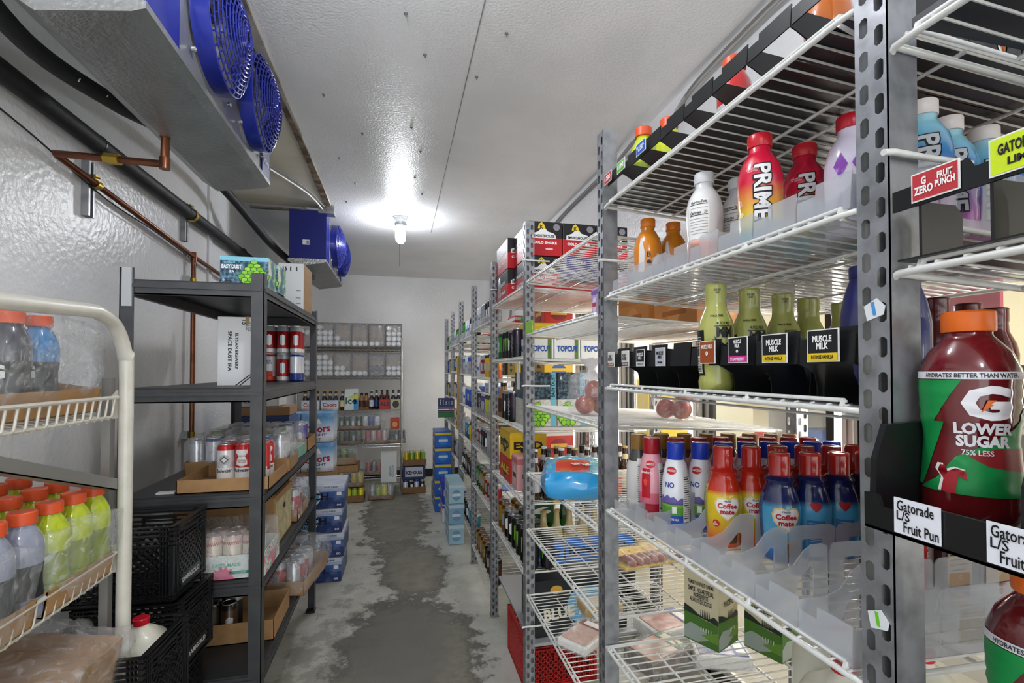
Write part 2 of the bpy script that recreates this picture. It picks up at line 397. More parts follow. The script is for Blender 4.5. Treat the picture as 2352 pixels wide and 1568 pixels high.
# ------------------------------------------------------------------ blue evaporator coolers on the ceiling
def evaporator(label, loc):
    t = thing('evaporator_cooler', label, 'refrigeration unit', loc)
    SIL = M('embossed_aluminium', 'a9aaa9', .34, .75, bump=(75, .6, .006), var=(5, '8f908e', .6))
    L_ = 1.11; D = .27; H = .41
    m = MB(); m.box((-D,0,.03), (-.008,L_,H), .004); m.build('housing', M('galvanised_sheet', 'a7a9ab', .35, .7, var=(8, '8c8e90', .5)), t)
    m = MB()   # shallow dished drip pan with rounded corners
    m.prism([(-D-.01,-.01,.03), (-D-.01,-.01,.01), (-D+.05,-.01,-.03), (-.03,-.01,0), (0,-.01,.012), (0,-.01,.03)], (0, L_+.02, 0))
    m.build('drip_pan', SIL, t)
    for y in (-.004, L_):
        m = MB(); m.box((-D-.003,y,.03), (.0,y+.006,H+.003), .001); m.build('end_panel', BLUE, t)
    m = MB(); m.box((-.006,0,.032), (-.001,.17,H)); m.build('front_corner_panel', BLUE, t)
    m = MB(); m.box((-.006,L_-.12,.032), (-.001,L_,H)); m.build('front_corner_panel', BLUE, t)
    o = flat(rect(-.025,-.02,.025,.02), WHITE, t, (-.15,-.0045,.16), name='rating_sticker')
    flat(rect(-.009,-.013,.009,.013), M('sticker_print', '8a8f9a', .5), o, (-.137,-.005,.16), name='printed_square')
    text('BOHN', (0.0005, L_-.06, .09), .022, P('dfe6f2'), t, 90)
    for k, yc in enumerate((.40, .82)):
        zc = .235; r0 = .178
        m = MB()
        m.lathe([(r0,0), (r0+.004,.0), (r0+.004,.05), (r0,.05)], (0,yc,zc), 48, 'x', caps=False); m.lathe([(r0,.05), (r0,0)], (0,yc,zc), 48, 'x', caps=False)
        g = m.build('fan_shroud', BLUE, t, smooth=40)
        m = MB(); nr = 13
        def pt(r, a):
            x = .05+.055*(1-(r/r0)**2.2); return Vector((x, yc+r*math.cos(a), zc+r*math.sin(a)))
        for i in range(nr):
            r = .022+(r0-.022)*i/(nr-1); n = 48 if i > 4 else 24
            pr = [pt(r, 2*math.pi*j/n) for j in range(n+1)]; m.tube(pr, .0026, 4, caps=False)
        for i in range(nr-1):
            r1 = .022+(r0-.022)*i/(nr-1); r2 = .022+(r0-.022)*(i+1)/(nr-1); n = 8 if i < 3 else (18 if i < 8 else 30)
            for j in range(n):
                a = 2*math.pi*(j+.5*(i%2))/n; m.tube([pt(r1,a), pt(r2,a)], .0026, 4, caps=False)
        m.build('fan_guard', BLUE, t)
        m = MB(); m.lathe([(.03,-.0), (.03,.03), (.02,.04)], (0,yc,zc), 16, 'x')
        for q in range(5):
            a = 2*math.pi*q/5; pts = []
            for (rr, aa, xx) in ((.03,-.25,.0), (.03,.3,.02), (.15,.45,.032), (.165,.1,.02), (.15,-.3,.0)): pts.append((xx, yc+rr*math.cos(a+aa), zc+rr*math.sin(a+aa)))
            m.poly(pts)
        m.build('fan_blades', M('grey_fan_blade', '8a8c90', .35, .6), t)
        for dy, dz in ((-.15,-.15), (.15,-.15)):
            m = MB(); m.lathe([(.009,0), (.009,.008), (.004,.012)], (0,yc+dy,zc+dz), 10, 'x'); m.build('bolt', CHROME, t, smooth=40)
    for y in (.06, L_-.1):
        m = MB(); m.box((-.2,y,H), (-.16,y+.03,.46)); m.box((-.06,y,H), (-.02,y+.03,.46)); m.build('hanger', GALV, t)
    return t
EV1 = evaporator('large blue and silver cooler unit with two fans, nearest on the ceiling', (-.583, 1.30, 2.33))
EV2 = evaporator('blue cooler unit with two fans hanging farther back on the ceiling', (-.56, 4.03, 2.33))
# ------------------------------------------------------------------ pipes
def spline(pts, n=8):
    pts = [Vector(p) for p in pts]; out = []
    P_ = [pts[0]*2-pts[1]]+pts+[pts[-1]*2-pts[-2]]
    for i in range(1, len(P_)-2):
        a,b,c,d = P_[i-1:i+3]
        for k in range(n):
            t = k/n; out.append(.5*((2*b)+(c-a)*t+(2*a-5*b+4*c-d)*t*t+(3*b-a-3*c+d)*t**3))
    out.append(pts[-1]); return out
t = thing('copper_drain_pipe', 'thin copper drain pipe running along the left wall from the near cooler', 'pipe', (0,0,0))
px = -1.165
m = MB(); m.tube([(-.797,1.905,2.33), (-.797,1.905,2.215), (-.81,1.91,2.21), (px,1.99,2.245), (px,2.0,2.24), (px,3.15,2.15), (px,6.0,2.0)], .0125, 10); m.build('pipe_run', COPPER, t, smooth=40)
m = MB(); m.tube([(px,3.15,2.15), (px,3.15,.02)], .0125, 10); m.build('down_pipe', COPPER, t, smooth=40)
for p in ((-.797,1.905,2.3,2.335), (-.797,1.905,2.19,2.23), (px,3.15,2.12,2.175)):
    m = MB(); m.lathe([(.0165,p[2]), (.0165,p[3])], (p[0],p[1],0), 12); m.build('fitting', COPPER, t, smooth=40)
m = MB(); m.tube([(-.95,1.942,2.224), (-1.0,1.953,2.229)], .019, 6); m.build('union_nut', BRASS, t)
m = MB(); m.lathe([(.02,2.325), (.02,2.34)], (-.797,1.905,0), 6); m.build('pan_nut', CHROME, t)
t = thing('insulated_pipe', 'thick black foam covered pipe running along the left wall', 'pipe')
m = MB(); m.tube([(-1.155,.4,2.385), (-1.155,3.0,2.375), (-1.155,6.2,2.36)], .033, 16); m.build('foam_sleeve', FOAM, t, smooth=40)
m = MB()
for y in (2.2, 3.0, 4.0): m.tube([(-1.155,y,2.379), (-1.155,y+.006,2.379)], .0345, 16)
m.build('sleeve_joints', M('tape_black', '0c0c0c', .4), t)
t = thing('insulated_hose', 'sagging black foam covered hose behind the near cooler', 'hose')
m = MB(); m.tube(spline([(-.97,1.2,2.45), (-1.0,1.57,2.39), (-1.0,2.0,2.45), (-1.02,2.5,2.56), (-1.05,3.35,2.6), (-.95,3.9,2.45), (-.85,4.2,2.36)]), .027, 12); m.build('foam_sleeve', FOAM, t, smooth=40)
m = MB(); m.tube([(-.965,1.12,2.46), (-.97,1.2,2.45)], .013, 10); m.build('copper_end', COPPER, t, smooth=40)
m = MB()
for p in ((-1.0,1.75,2.395),(-1.0,1.9,2.43)): m.tube([Vector(p)+Vector((.03,0,-.01)), Vector(p)+Vector((.02,.03,.02)), Vector(p)+Vector((-.01,.045,.03))], .002, 5)
m.build('zip_tie', WHITE, t)
def strut(i):
    t = thing('pipe_bracket', 'x', 'bracket')
    m = MB(); m.box((-1.2,-.022,-.11), (-1.175,-.016,.11)); m.box((-1.2,.016,-.11), (-1.175,.022,.11)); m.box((-1.2,-.02,-.11), (-1.195,.02,.11)); m.box((-1.18,-.022,-.11), (-1.175,-.009,.11)); m.box((-1.18,.009,-.11), (-1.175,.022,.11)); m.build('strut_channel', GALV, t); return t
def clamp(r, x):
    t = thing('pipe_clamp', 'x', 'clamp')
    m = MB(); n = 16; a = [Vector((x+(r+.002)*math.cos(q*2*math.pi/n), -.014, (r+.002)*math.sin(q*2*math.pi/n))) for q in range(n+1)]
    for q in range(n): m.prism([a[q], a[q+1], a[q+1]*1.0+(a[q+1]-Vector((x,-.014,0))).normalized()*.003, a[q]+(a[q]-Vector((x,-.014,0))).normalized()*.003], (0,.028,0))
    m.box((x-.004,-.014,r), (x+.004,.014,r+.024)); m.box((x-.035,-.012,-.006), (x-r-.001,.012,.006)); m.build('band', BRASS, t)
    m = MB(); m.tube([(x-.014,0,r+.014), (x+.014,0,r+.014)], .004, 6); m.build('bolt', CHROME, t); return t
for y, z, l in ((2.21,2.2,'nearest bracket on the left wall, under the copper elbow'), (3.08,2.33,'wall bracket holding the black pipe above the copper tee'), (1.6,2.36,'bracket at the left edge of the photo behind the black pipe')):
    put('strut', lambda: strut(0), (0,y,z), 0, 'grey channel strut, '+l)
for y, z, r, l in ((2.22,2.222,.0125,'small brass clamp on the copper pipe near the elbow'),):
    put('clampS', lambda: clamp(.0125,px), (0,y,z), 0, l)
for y, z, l in ((3.08,2.374,'brass clamp around the black pipe beside the far bracket'), (1.62,2.381,'brass clamp around the black pipe at the left edge')):
    put('clampB', lambda: clamp(.033,-1.155), (0,y,z), 0, l)
def vclamp():
    t = thing('pipe_clamp', 'x', 'clamp'); m = MB(); m.lathe([(.0135,-.014), (.017,-.014), (.017,.014), (.0135,.014)], (px,0,0), 14); m.box((px-.03,-.014,-.014), (px-.012,.03,.014)); m.build('band', BRASS, t)
    m = MB(); m.box((-1.2,-.06,-.018), (-1.178,.05,.018)); m.box((-1.18,-.06,-.018), (-1.165,-.045,.018)); m.build('mount', GALV, t); return t
for z, l in ((2.01,'brass clamp on the vertical copper pipe above the black shelf'), (1.12,'brass clamp on the vertical copper pipe, seen through the black shelving')):
    put('vclamp', vclamp, (0,3.15,z), 0, l)
m = MB(); m.tube(spline([(-1.19,1.6,2.31), (-1.185,1.9,2.27), (-1.17,2.3,2.19), (-1.16,2.7,2.165), (-1.165,3.12,2.13), (-1.165,3.2,2.11)]), .003, 6); tag(m.build('thin_cable', FOAM), 'thin grey cable tied along the copper pipe', 'cable')
m = MB(); m.tube(spline([(-.9,2.42,2.6), (-.82,2.9,2.7), (-.8,3.2,2.74), (-.65,3.7,2.765), (-.58,4.0,2.74), (-.58,4.08,2.72)]), .006, 8); tag(m.build('ceiling_conduit', WALL, smooth=60), 'white painted cable running across the ceiling between the two coolers', 'cable')
m = MB(); m.tube(spline([(-.88,2.42,2.66), (-.85,3.0,2.74), (-.65,3.6,2.77), (-.55,4.08,2.76)]), .005, 8); tag(m.build('ceiling_conduit', M('grey_cable', '77797a', .5), smooth=60), 'thin grey cable beside the white one between the two coolers', 'cable')
m = MB(); m.box((-.62,4.0,2.72), (-.5,4.1,2.785), .004); tag(m.build('junction_box', GALV), 'small grey junction box above the far cooler', 'electrical box')
m = MB(); m.box((-1.2,1.36,2.44), (-.87,1.42,2.56)); tag(m.build('support_bar', DKMET), 'dark steel support bar behind the near cooler at the upper left', 'bar')
m = MB(); m.box((-1.19,4.35,2.26), (-.7,4.4,2.3)); tag(m.build('support_bar', DKMET), 'dark bar behind the far cooler near the left wall', 'bar')
# flexible conduit along the right ceiling corner
t = thing('flexible_conduit', 'silver flexible conduit running along the upper right wall corner', 'conduit')
path = spline([(1.24,1.2,2.74), (1.25,1.5,2.75), (1.25,1.85,2.73), (1.25,2.03,2.66), (1.25,2.08,2.58)], 60)
def flex(path, r, name):
    m = MB(); rs = [r*(1+.1*(i%2)) for i in range(len(path))]; m.tube(path, rs, 8); return m.build(name, M('flex_steel', '8e8f90', .4, .7), t, smooth=30)
flex(path, .011, 'conduit_run')
flex(spline([(1.25,2.08,2.58), (1.2,2.2,2.64), (1.22,2.35,2.71), (1.25,2.6,2.72), (1.26,2.9,2.72)], 40), .011, 'conduit_loop')
m = MB(); m.tube(spline([(1.26,2.9,2.73), (1.262,3.6,2.72), (1.262,4.4,2.66), (1.26,5.0,2.6), (1.262,5.4,2.3), (1.262,5.5,1.9)]), .012, 8); tag(m.build('rigid_conduit', M('old_grey_pipe', '77787a', .45, .5), smooth=50), 'thin grey conduit continuing along the far upper right wall', 'conduit')
# jar lamps
def jar():
    t = thing('jar_lamp', 'x', 'lamp')
    m = MB(); m.lathe([(.055,0), (.055,-.02), (.05,-.03)], n=24); m.box((-.05,-.05,-.012), (.05,.05,0)); m.build('mounting_box', WHITE, t, smooth=40)
    m = MB(); m.lathe([(.05,-.03), (.052,-.06), (.045,-.075)], n=24); m.build('collar', GALV, t, smooth=40)
    m = MB(); m.lathe([(.04,-.075), (.043,-.1), (.043,-.17), (.037,-.2), (.02,-.22), (.001,-.225)], n=24); m.build('glass_jar', M('lit_glass_jar', 'f6f9ff', .3, emit=95), t, smooth=60)
    return t
put('jar', jar, (.01, 4.2, CZ), 0, 'lit glass jar lamp on the ceiling in the middle of the photo')
put('jar', jar, (-.12, .95, CZ), 0, 'lit glass jar lamp on the ceiling just above the camera')
put('jar', jar, (-.1, -1.2, CZ), 0, 'lit glass jar lamp on the ceiling behind the camera')
# ------------------------------------------------------------------ shelving
POSTG = M('slotted_post_steel', '989a9e', .4, .5, var=(30, '6f7174', .7), bump=(60, .12, .002))
def slot_face(m, w, z0, z1, T):
    """strip w wide in local x with two staggered columns of rounded slots, T maps (x, z) to 3D"""
    p = .041
    def V_(x, z): return m.bm.verts.new(T(x, z))
    for col, off in ((0, 0), (1, p/2)):
        xa = -w/2+col*w/2; xb = xa+w/2; xc = (xa+xb)/2+(.001 if col == 0 else -.001)
        if off: m.poly([T(xa,z0), T(xb,z0), T(xb,z0+off), T(xa,z0+off)])
        k = 0
        while z0+off+(k+1)*p <= z1:
            a = z0+off+k*p; b = a+p; hx, hz, c = .0055, .0118, .0035; zc = (a+b)/2
            o8 = [(xc-hx+c,zc-hz),(xc+hx-c,zc-hz),(xc+hx,zc-hz+c),(xc+hx,zc+hz-c),(xc+hx-c,zc+hz),(xc-hx+c,zc+hz),(xc-hx,zc+hz-c),(xc-hx,zc-hz+c)]
            O = [V_(*q) for q in o8]; Q = [V_(xa,a),V_(xb,a),V_(xb,b),V_(xa,b)]
            for f in ([Q[0],Q[1],O[1],O[0]],[Q[1],O[2],O[1]],[Q[1],Q[2],O[3],O[2]],[Q[2],O[4],O[3]],[Q[2],Q[3],O[5],O[4]],[Q[3],O[6],O[5]],[Q[3],Q[0],O[7],O[6]],[Q[0],O[0],O[7]]): m.face(f)
            k += 1
        a = z0+off+k*p
        if a < z1: m.poly([T(xa,a), T(xb,a), T(xb,z1), T(xa,z1)])
def post(name, x, y, h, label, faces='a', w=.042):
    """x,y: aisle-near corner. channel with a slotted aisle side ('a') and/or a slotted near side ('n')"""
    m = MB(); t = .0025
    if 'a' in faces: slot_face(m, w, 0, h, lambda u, z: (0, w/2-u, z))
    else: m.box((0,t+.0005,0), (t,w-t-.0005,h))
    if 'n' in faces: slot_face(m, w, 0, h, lambda u, z: (w/2+u, 0, z))
    else: m.box((0,0,0), (w,t,h))
    m.box((.0005,w-t,0), (w,w,h)); m.box((w-t,t+.0005,0), (w-.0005,.012,h)); m.box((w-t,w-.012,0), (w-.0005,w-t-.0005,h)); m.box((.001,t+.001,h-.002), (w-.003,w-t-.001,h-.0005))
    m.box((-.004,-.004,0), (w+.004,w+.004,.006))
    o = m.build(name, POSTG); o.location = (x, y, 0); return tag(o, label, 'shelf post')
def wire_shelf(y0, y1, z, label, slope=.05, x0=.552, x1=1.17, step=.0262, lip=True, group=None):
    """tilted wire shelf between two posts; z = height at the aisle edge"""
    L_ = y1-y0; D = x1-x0; t = thing('wire_shelf', label, 'shelf', (x0, y0, z), 0, group); t.rotation_euler = (0, math.atan(slope), 0)
    m = MB(); r = .0042
    m.tube([(.02,-.0,-.012),(.008,.0,-.004),(.002,.012,0),(0,.03,0),(0,L_-.03,0),(.002,L_-.012,0),(.008,L_,-.004),(.02,L_,-.012)], r, 8)
    m.tube([(D,.02,0),(D,L_-.02,0)], r, 8)
    m.tube([(.004,.012,0),(D,.012,0)], r, 8); m.tube([(.004,L_-.012,0),(D,L_-.012,0)], r, 8)
    m.build('frame', WIRE, t, smooth=50)
    if lip:
        m = MB(); m.tube([(.006,.035,.0115),(.006,L_-.035,.0115)], .0034, 8)
        for k in range(5):
            yy = .035+(L_-.07)*k/4; m.tube([(.003,yy,.002),(.006,yy,.012)], .0042, 6)
        m.build('front_lip', WIRE, t, smooth=50)
    m = MB(); n = int(L_/step)
    for k in range(1, n):
        yy = L_*k/n; m.tube([(-.002,yy,.0045),(.004,yy,.0058),(D,yy,.0045)], .0018, 5)
    m.build('wire_grid', WIRE, t)
    m = MB()
    for xx in (.2, .42): m.tube([(xx,.02,-.0015),(xx,L_-.02,-.0015)], .003, 6)
    m.tube([(.13,.05,-.012),(.13,L_-.05,-.012)], .003, 6); m.tube([(.13,.05,-.012),(.0,.03,-.004)], .003, 6)
    m.build('support_rods', WIRE, t); return t
# ------------------------------------------------------------------ products
def canm(key, stops, h, rough=.3, metal=.35, coat=.2): return M('can_'+key, 'ffffff', rough, metal, bands=(h, stops, 'CONSTANT'), coat=coat)
CANP = {}
def can(key, h=.157, r=.0325, mat=None, deco=None, name='beverage_can'):
    def mk():
        t = thing(name, 'x', 'can')
        m = MB(); m.lathe([(r-.009,0), (r-.006,0), (r,.008), (r,h-.014), (r-.006,h-.003), (r-.0055,h)], n=20); m.build('body', mat, t, smooth=35)
        m = MB(); m.lathe([(r-.0055,h-.003), (r-.0055,h+.001), (r-.0075,h+.0012), (r-.0085,h-.003), (.001,h-.003)], n=20); m.box((-.004,-.010,h-.003),(.004,.004,h-.0012)); m.build('lid', LID, t, smooth=35)
        if deco: deco(t, [(r,.008),(r,h-.014)])
        return t
    CANP[key] = (mk, h, r); return key
def bottle(key, name, prof, body, cap, deco=None, cat='bottle', n=28, capn=28, shrink=None, capname='cap'):
    """prof: (r,z) outline of the body; cap: (r, z0, z1, mat)"""
    def mk():
        t = thing(name, 'x', cat)
        m = MB(); m.lathe(prof, n=n); m.build('body', body, t, smooth=50)
        r, z0, z1, cm = cap
        m = MB(); m.lathe([(r*.97,z0), (r,z0+.001), (r,z1-.002), (r*.93,z1), (r*.8,z1), (r*.76,z1-.0012), (.0005,z1-.0012)], n=capn); m.build(capname, cm, t, smooth=35)
        if deco: deco(t, prof)
        return t
    CANP[key] = (mk, prof[-1][1], max(r for r, z in prof)); return key
def setp(key, x, y, z, face=0, label=None, group=None, rot=None):
    return put(key, CANP[key][0], (x, y, z), R(face), label, group, rot)
# --- sports water bottles in a printed sleeve (gradient)
PR = [(.030,0),(.034,.004),(.0355,.012),(.0345,.03),(.0355,.045),(.034,.06),(.0355,.075),(.0365,.10),(.036,.12),(.031,.142),(.022,.158),(.0175,.164),(.0175,.185)]
def deco_prime(num='FACTS', white=False, bottomtext=True):
    def d(t, p):
        if white:
            o = wshape(rect(-.021,.055,.021,.135), p, M('print_offwhite','ecebe8',.35), t, -25, name='facts_panel')
            wtext('Nutrition Facts', p, .129, .006, BLACK, t, -25, w=.034, off=.0012)
            wtext('Calories   20', p, .107, .0062, BLACK, t, -25, w=.034, off=.0012)
            for k, z in enumerate((.123,.116,.101,.094,.0885,.083,.077,.071,.065)): wshape(rect(-.018, z, .018, z+(.0014 if k in (0,2) else .0006)), p, BLACK, t, -25, off=.0012, name='printed_rule')
            for k, (x, z, s) in enumerate(((.03,.04,.016),(-.005,.03,.014),(.044,.06,.012),(.058,.035,.018))): wshape([(x-s,z-s*.7),(x-s*.2,z-s*.2),(x+s*.1,z+s),(x+s*.4,z),(x+s,z-s*.3),(x,z-s*.9)], p, P('d4591c'), t, -25, off=.0008, name='printed_flame')
        else:
            wtext('PRIME', p, .088, .03, BLACK, t, 28, w=.098, spin=-90, bold=.09, off=.0009)
            wtext('PRIME', p, .088, .026, P('e8e6e6'), t, 28, w=.094, spin=-90, bold=.03, off=.0014)
            wtext('B', p, .075, .010, P('f0c8c0'), t, -32, off=.001); wshape(ell(0,.055,.006,.006,6), p, P('e8d8a0'), t, -32, off=.001, name='printed_hexagon')
            wtext('DRAGON\nFUSION', p, .127, .007, P('f0b0b8'), t, 3, w=.02, off=.001)
    return d
bottle('prime_red', 'sports_drink_bottle', PR, M('sleeve_red_gold_blue', 'ffffff', .18, coat=.6, bands=(.215, [(0,'6cc4d0'),(.10,'58b8cc'),(.14,'cfd870'),(.22,'e0c83a'),(.38,'dd8a3a'),(.5,'cf2440'),(.75,'c8183a'),(1,'a8121e')], 'LINEAR')), (.0195,.173,.195,P('c4202c',.3)), deco_prime())
bottle('prime_white', 'sports_drink_bottle', PR, M('sleeve_white_orange', 'ffffff', .2, coat=.6, bands=(.215, [(0,'d8d4ce'),(.06,'d4622a'),(.2,'e06a22'),(.27,'eceae8'),(.72,'e6e6e6'),(.8,'c9cacc')], 'LINEAR')), (.0195,.173,.195,P('d6d8da',.35)), deco_prime(white=True))
def deco_orange(t, p):
    for ph, pts in ((-38, [(-.012,.02),(.004,.02),(.012,.06),(.014,.1),(.006,.14),(.0,.14),(-.004,.08)]), (20, [(-.02,.02),(.0,.02),(.006,.05),(.018,.09),(.012,.1),(-.006,.07)]), (75, [(-.01,.02),(.01,.02),(.0,.09),(-.006,.13)])):
        wshape(pts, p, P('dedbd8'), t, ph, name='printed_swirl')
    wtext('B', p, .095, .014, BLACK, t, 0, off=.0012); wshape(ell(0,.075,.006,.006,6), p, BLACK, t, 0, off=.0012, name='printed_hexagon')
bottle('prime_orange', 'sports_drink_bottle', PR, M('sleeve_orange', 'd98420', .25, coat=.5), (.0195,.173,.195,P('d9781c',.35)), deco_orange)
def deco_purple(t, p):
    for a in (-30, 10, 50): wshape([(0,.09),(.01,.11),(0,.13),(-.01,.11)], p, P('8a3fb0'), t, a, name='printed_diamond'); wshape([(0,.03),(.01,.05),(0,.07),(-.01,.05)], p, P('8a3fb0'), t, a, name='printed_diamond')
bottle('prime_purple', 'sports_drink_bottle', PR, M('sleeve_pale_lilac', 'd8cfe2', .25, coat=.5), (.0195,.173,.195,P('b8182a',.3)), deco_purple)
def deco_blue(t, p):
    wtext('PRIME', p, .088, .03, BLACK, t, 10, w=.098, spin=-90, bold=.09); wtext('PRIME', p, .088, .026, P('c4c8cc'), t, 10, w=.094, spin=-90, bold=.03, off=.0014)
bottle('prime_blue', 'sports_drink_bottle', PR, M('sleeve_blue_pink', 'ffffff', .22, coat=.5, bands=(.215, [(0,'c85aa8'),(.3,'a078b8'),(.5,'3a88c8'),(.7,'7ab8cc'),(.85,'a8ccd0')], 'LINEAR')), (.0195,.173,.195,P('d8cfc8',.35)), deco_blue)
# --- protein shakes
MU = [(.026,0),(.031,.004),(.032,.02),(.029,.03),(.0315,.04),(.032,.1),(.0325,.115),(.029,.135),(.0195,.158),(.0185,.175),(.0195,.178),(.0195,.2)]
def deco_mu(t, p):
    wshape(rect(-.012,.03,.014,.115), p, BLACK, t, -62, name='black_label_panel')
    wtext('MUSCLE MILK', p, .127, .0055, BLACK, t, 28, w=.026); wtext('MM', p, .110, .02, BLACK, t, 30, w=.03, bold=.06)
    wshape([(x, z+.016) for x, z in [(-.018,.106),(.018,.106),(.018,.083),(0,.068),(-.018,.083),(-.018,.087),(-.0165,.084),(0,.071),(.0165,.084),(.0165,.1045),(-.018,.1045)]], p, BLACK, t, 30, off=.0007, name='printed_shield')
    wtext('VANILLA CREME', p, .141, .004, P('2a3010'), t, 5, w=.028); wtext('NON DAIRY\nSHAKE', p, .188, .009, P('2a3010'), t, 12, w=.02)
    for z in (.101,.096,.091,.086,.081): wshape(rect(-.009, z, .008, z+.0012), p, P('b9bcb0'), t, -62, off=.0012, name='printed_rule')
    wshape(rect(-.006,.034,.008,.066), p, P('d8dcc8'), t, -60, off=.001, name='barcode_panel')
    for k in range(9): wshape(rect(-.005, .037+k*.003, .007, .0384+k*.003), p, BLACK, t, -60, off=.0014, name='barcode_bar')
bottle('muscle', 'shake_bottle', MU, M('sleeve_yellow_green', 'a5a758', .25, coat=.5, var=(12,'8f9248',.4)), (.0196,.1985,.203,P('92944a',.3)), deco_mu)
bottle('muscle_brown', 'shake_bottle', MU, M('sleeve_maroon', '5a1618', .25, coat=.5), (.0196,.1985,.203,P('4a1214',.3)))
bottle('muscle_plain', 'shake_bottle', MU, M('sleeve_yellow_green', 'a5a758'), (.0196,.1985,.203,P('92944a',.3)))
bottle('blue_cone', 'shake_bottle', [(.03,0),(.034,.01),(.034,.13),(.028,.165),(.02,.19),(.02,.2)], M('sleeve_navy', '25286a', .3, coat=.4), (.021,.19,.21,P('25286a',.3)))
# --- coffee creamer
CM = [(r*1.07, z) for r, z in [(.027,0),(.031,.004),(.032,.03),(.0335,.06),(.035,.085),(.035,.105),(.031,.125),(.026,.142),(.023,.150),(.027,.158),(.021,.164),(.0185,.168),(.0185,.205)]]
def deco_cm(top, badge):
    def d(t, p):
        heart = [(0,.062),(.012,.07),(.021,.082),(.024,.095),(.019,.104),(.010,.106),(.002,.101),(-.008,.106),(-.018,.104),(-.023,.094),(-.02,.081),(-.01,.069)]
        wshape([(x*1.14, .086+(z-.086)*1.14) for x, z in heart], p, P('e8d080'), t, 8, off=.0006, name='heart_outline')
        wshape(heart, p, P('f3f0ee'), t, 8, off=.001, name='heart_panel')
        wtext('Coffee\nmate', p, .0845, .023, P('c2161e'), t, 8, w=.038, bold=.035, off=.0015)
        wtext('Nestle', p, .1005, .004, P('2a4a9a'), t, 8, off=.0015)
        wshape(ell(-.018,.052,.0075,.0075), p, P(badge), t, 0, off=.0009, name='round_badge'); wtext('2X\nRICHER', p, .052, .0085, P('f2f2f0'), t, -29, w=.011, off=.0014)
        wshape([(-.002,.012),(.020,.012),(.022,.03),(.021,.041),(.001,.041),(-.003,.03)], p, P('6b4526'), t, 12, off=.0008, name='printed_mug'); wshape(ell(.009,.041,.0105,.003), p, P('c9a878'), t, 12, off=.0012, name='printed_foam')
        wshape(rect(-.009,.04,.007,.13), p, P('b8b060' if top == 'red' else '4a6aa0'), t, -75, off=.0008, name='facts_panel')
        for k in range(16): wshape(rect(-.007, .045+k*.005, .005, .0462+k*.005), p, P('22301a'), t, -75, off=.0013, name='printed_rule')
    return d
bottle('cm_yellow', 'creamer_bottle', CM, M('sleeve_yellow_red', 'ffffff', .2, coat=.6, bands=(.21, [(0,'d8501a'),(.1,'dd6a1c'),(.2,'e0a21e'),(.3,'e0c226'),(.52,'dfc424'),(.57,'cf3418'),(.8,'c02418')], 'LINEAR')), (.0195,.172,.21,P('b51f18',.25)), deco_cm('red','c2281c'))
bottle('cm_blue', 'creamer_bottle', CM, M('sleeve_blue_navy', 'ffffff', .2, coat=.6, bands=(.21, [(0,'1f4f9a'),(.12,'2f86c8'),(.3,'5ab4dc'),(.5,'4aa8d8'),(.56,'1a2a66'),(.78,'161f50'),(.8,'b52018')], 'LINEAR')), (.0195,.172,.21,P('bb2a1c',.25)), deco_cm('blue','1a2a66'))
def deco_cmback(t, p):
    wshape([(0,.098),(.008,.106),(.011,.113),(.007,.118),(0,.115),(-.007,.118),(-.011,.113),(-.008,.106)], p, P('b5242c'), t, 0, name='printed_heart')
    wshape(rect(-.016,.035,.016,.082), p, P('3a78b0'), t, 0, name='facts_panel')
    for k in range(10): wshape(rect(-.013, .04+k*.004, .013, .0408+k*.004), p, P('d8e4f0'), t, 0, off=.0011, name='printed_rule')
    wshape(rect(-.012,.01,.012,.03), p, P('d0d4d8'), t, 0, name='barcode_panel')
bottle('cm_blue_back', 'creamer_bottle', CM, M('sleeve_blue_navy'), (.0195,.172,.21,P('bb2a1c',.25)), deco_cmback)
bottle('cm_plain', 'creamer_bottle', CM, M('sleeve_yellow_red'), (.0195,.172,.21,P('a5281c',.25)))
# --- small milk bottles
MK = [(.029,0),(.032,.003),(.032,.03),(.0315,.032),(.032,.036),(.032,.095),(.030,.12),(.024,.15),(.019,.163),(.019,.2)]
def facts(t, p, ph):
    wshape(rect(-.012,.02,.012,.14), p, P('dcdcda'), t, ph, off=.0008, name='facts_panel')
    for k in range(20): wshape(rect(-.010, .028+k*.005, .009-.004*(k%3==0), .0292+k*.005+(.001 if k%6==0 else 0)), p, BLACK, t, ph, off=.0013, name='printed_rule')
def deco_white(t, p):
    wshape([(-.05,.072),(-.042,.08),(-.036,.074),(-.028,.082),(-.02,.075),(-.012,.078),(-.004,.07),(.006,.076),(.016,.071),(.016,.06),(-.05,.06)], p, P('6d62a8'), t, 0, name='printed_mountains')
    wshape(ell(-.02,.138,.014,.009), p, P('c01c24'), t, 0, off=.001, name='oval_badge'); wtext('DARIGOLD', p, .138, .005, WHITE, t, -36, w=.024, off=.0016)
    wtext('NO', p, .105, .013, P('1f3f9a'), t, -40, w=.022, off=.001); wtext('WHOLE MILK', p, .026, .005, WHITE, t, -25, w=.026, off=.001); facts(t, p, 38)
    wshape(rect(-.005,.04,.005,.056), p, P('e8ece8'), t, -20, off=.001, name='small_panel')
bottle('milk_white', 'milk_bottle', MK, M('sleeve_milk', 'ffffff', .25, coat=.4, bands=(.2, [(0,'1c50b4'),(.17,'58a238'),(.27,'7db848'),(.33,'e9ebf2'),(.78,'e9ebf2')], 'CONSTANT')), (.0205,.162,.202,P('1d3fb8',.25)), deco_white)
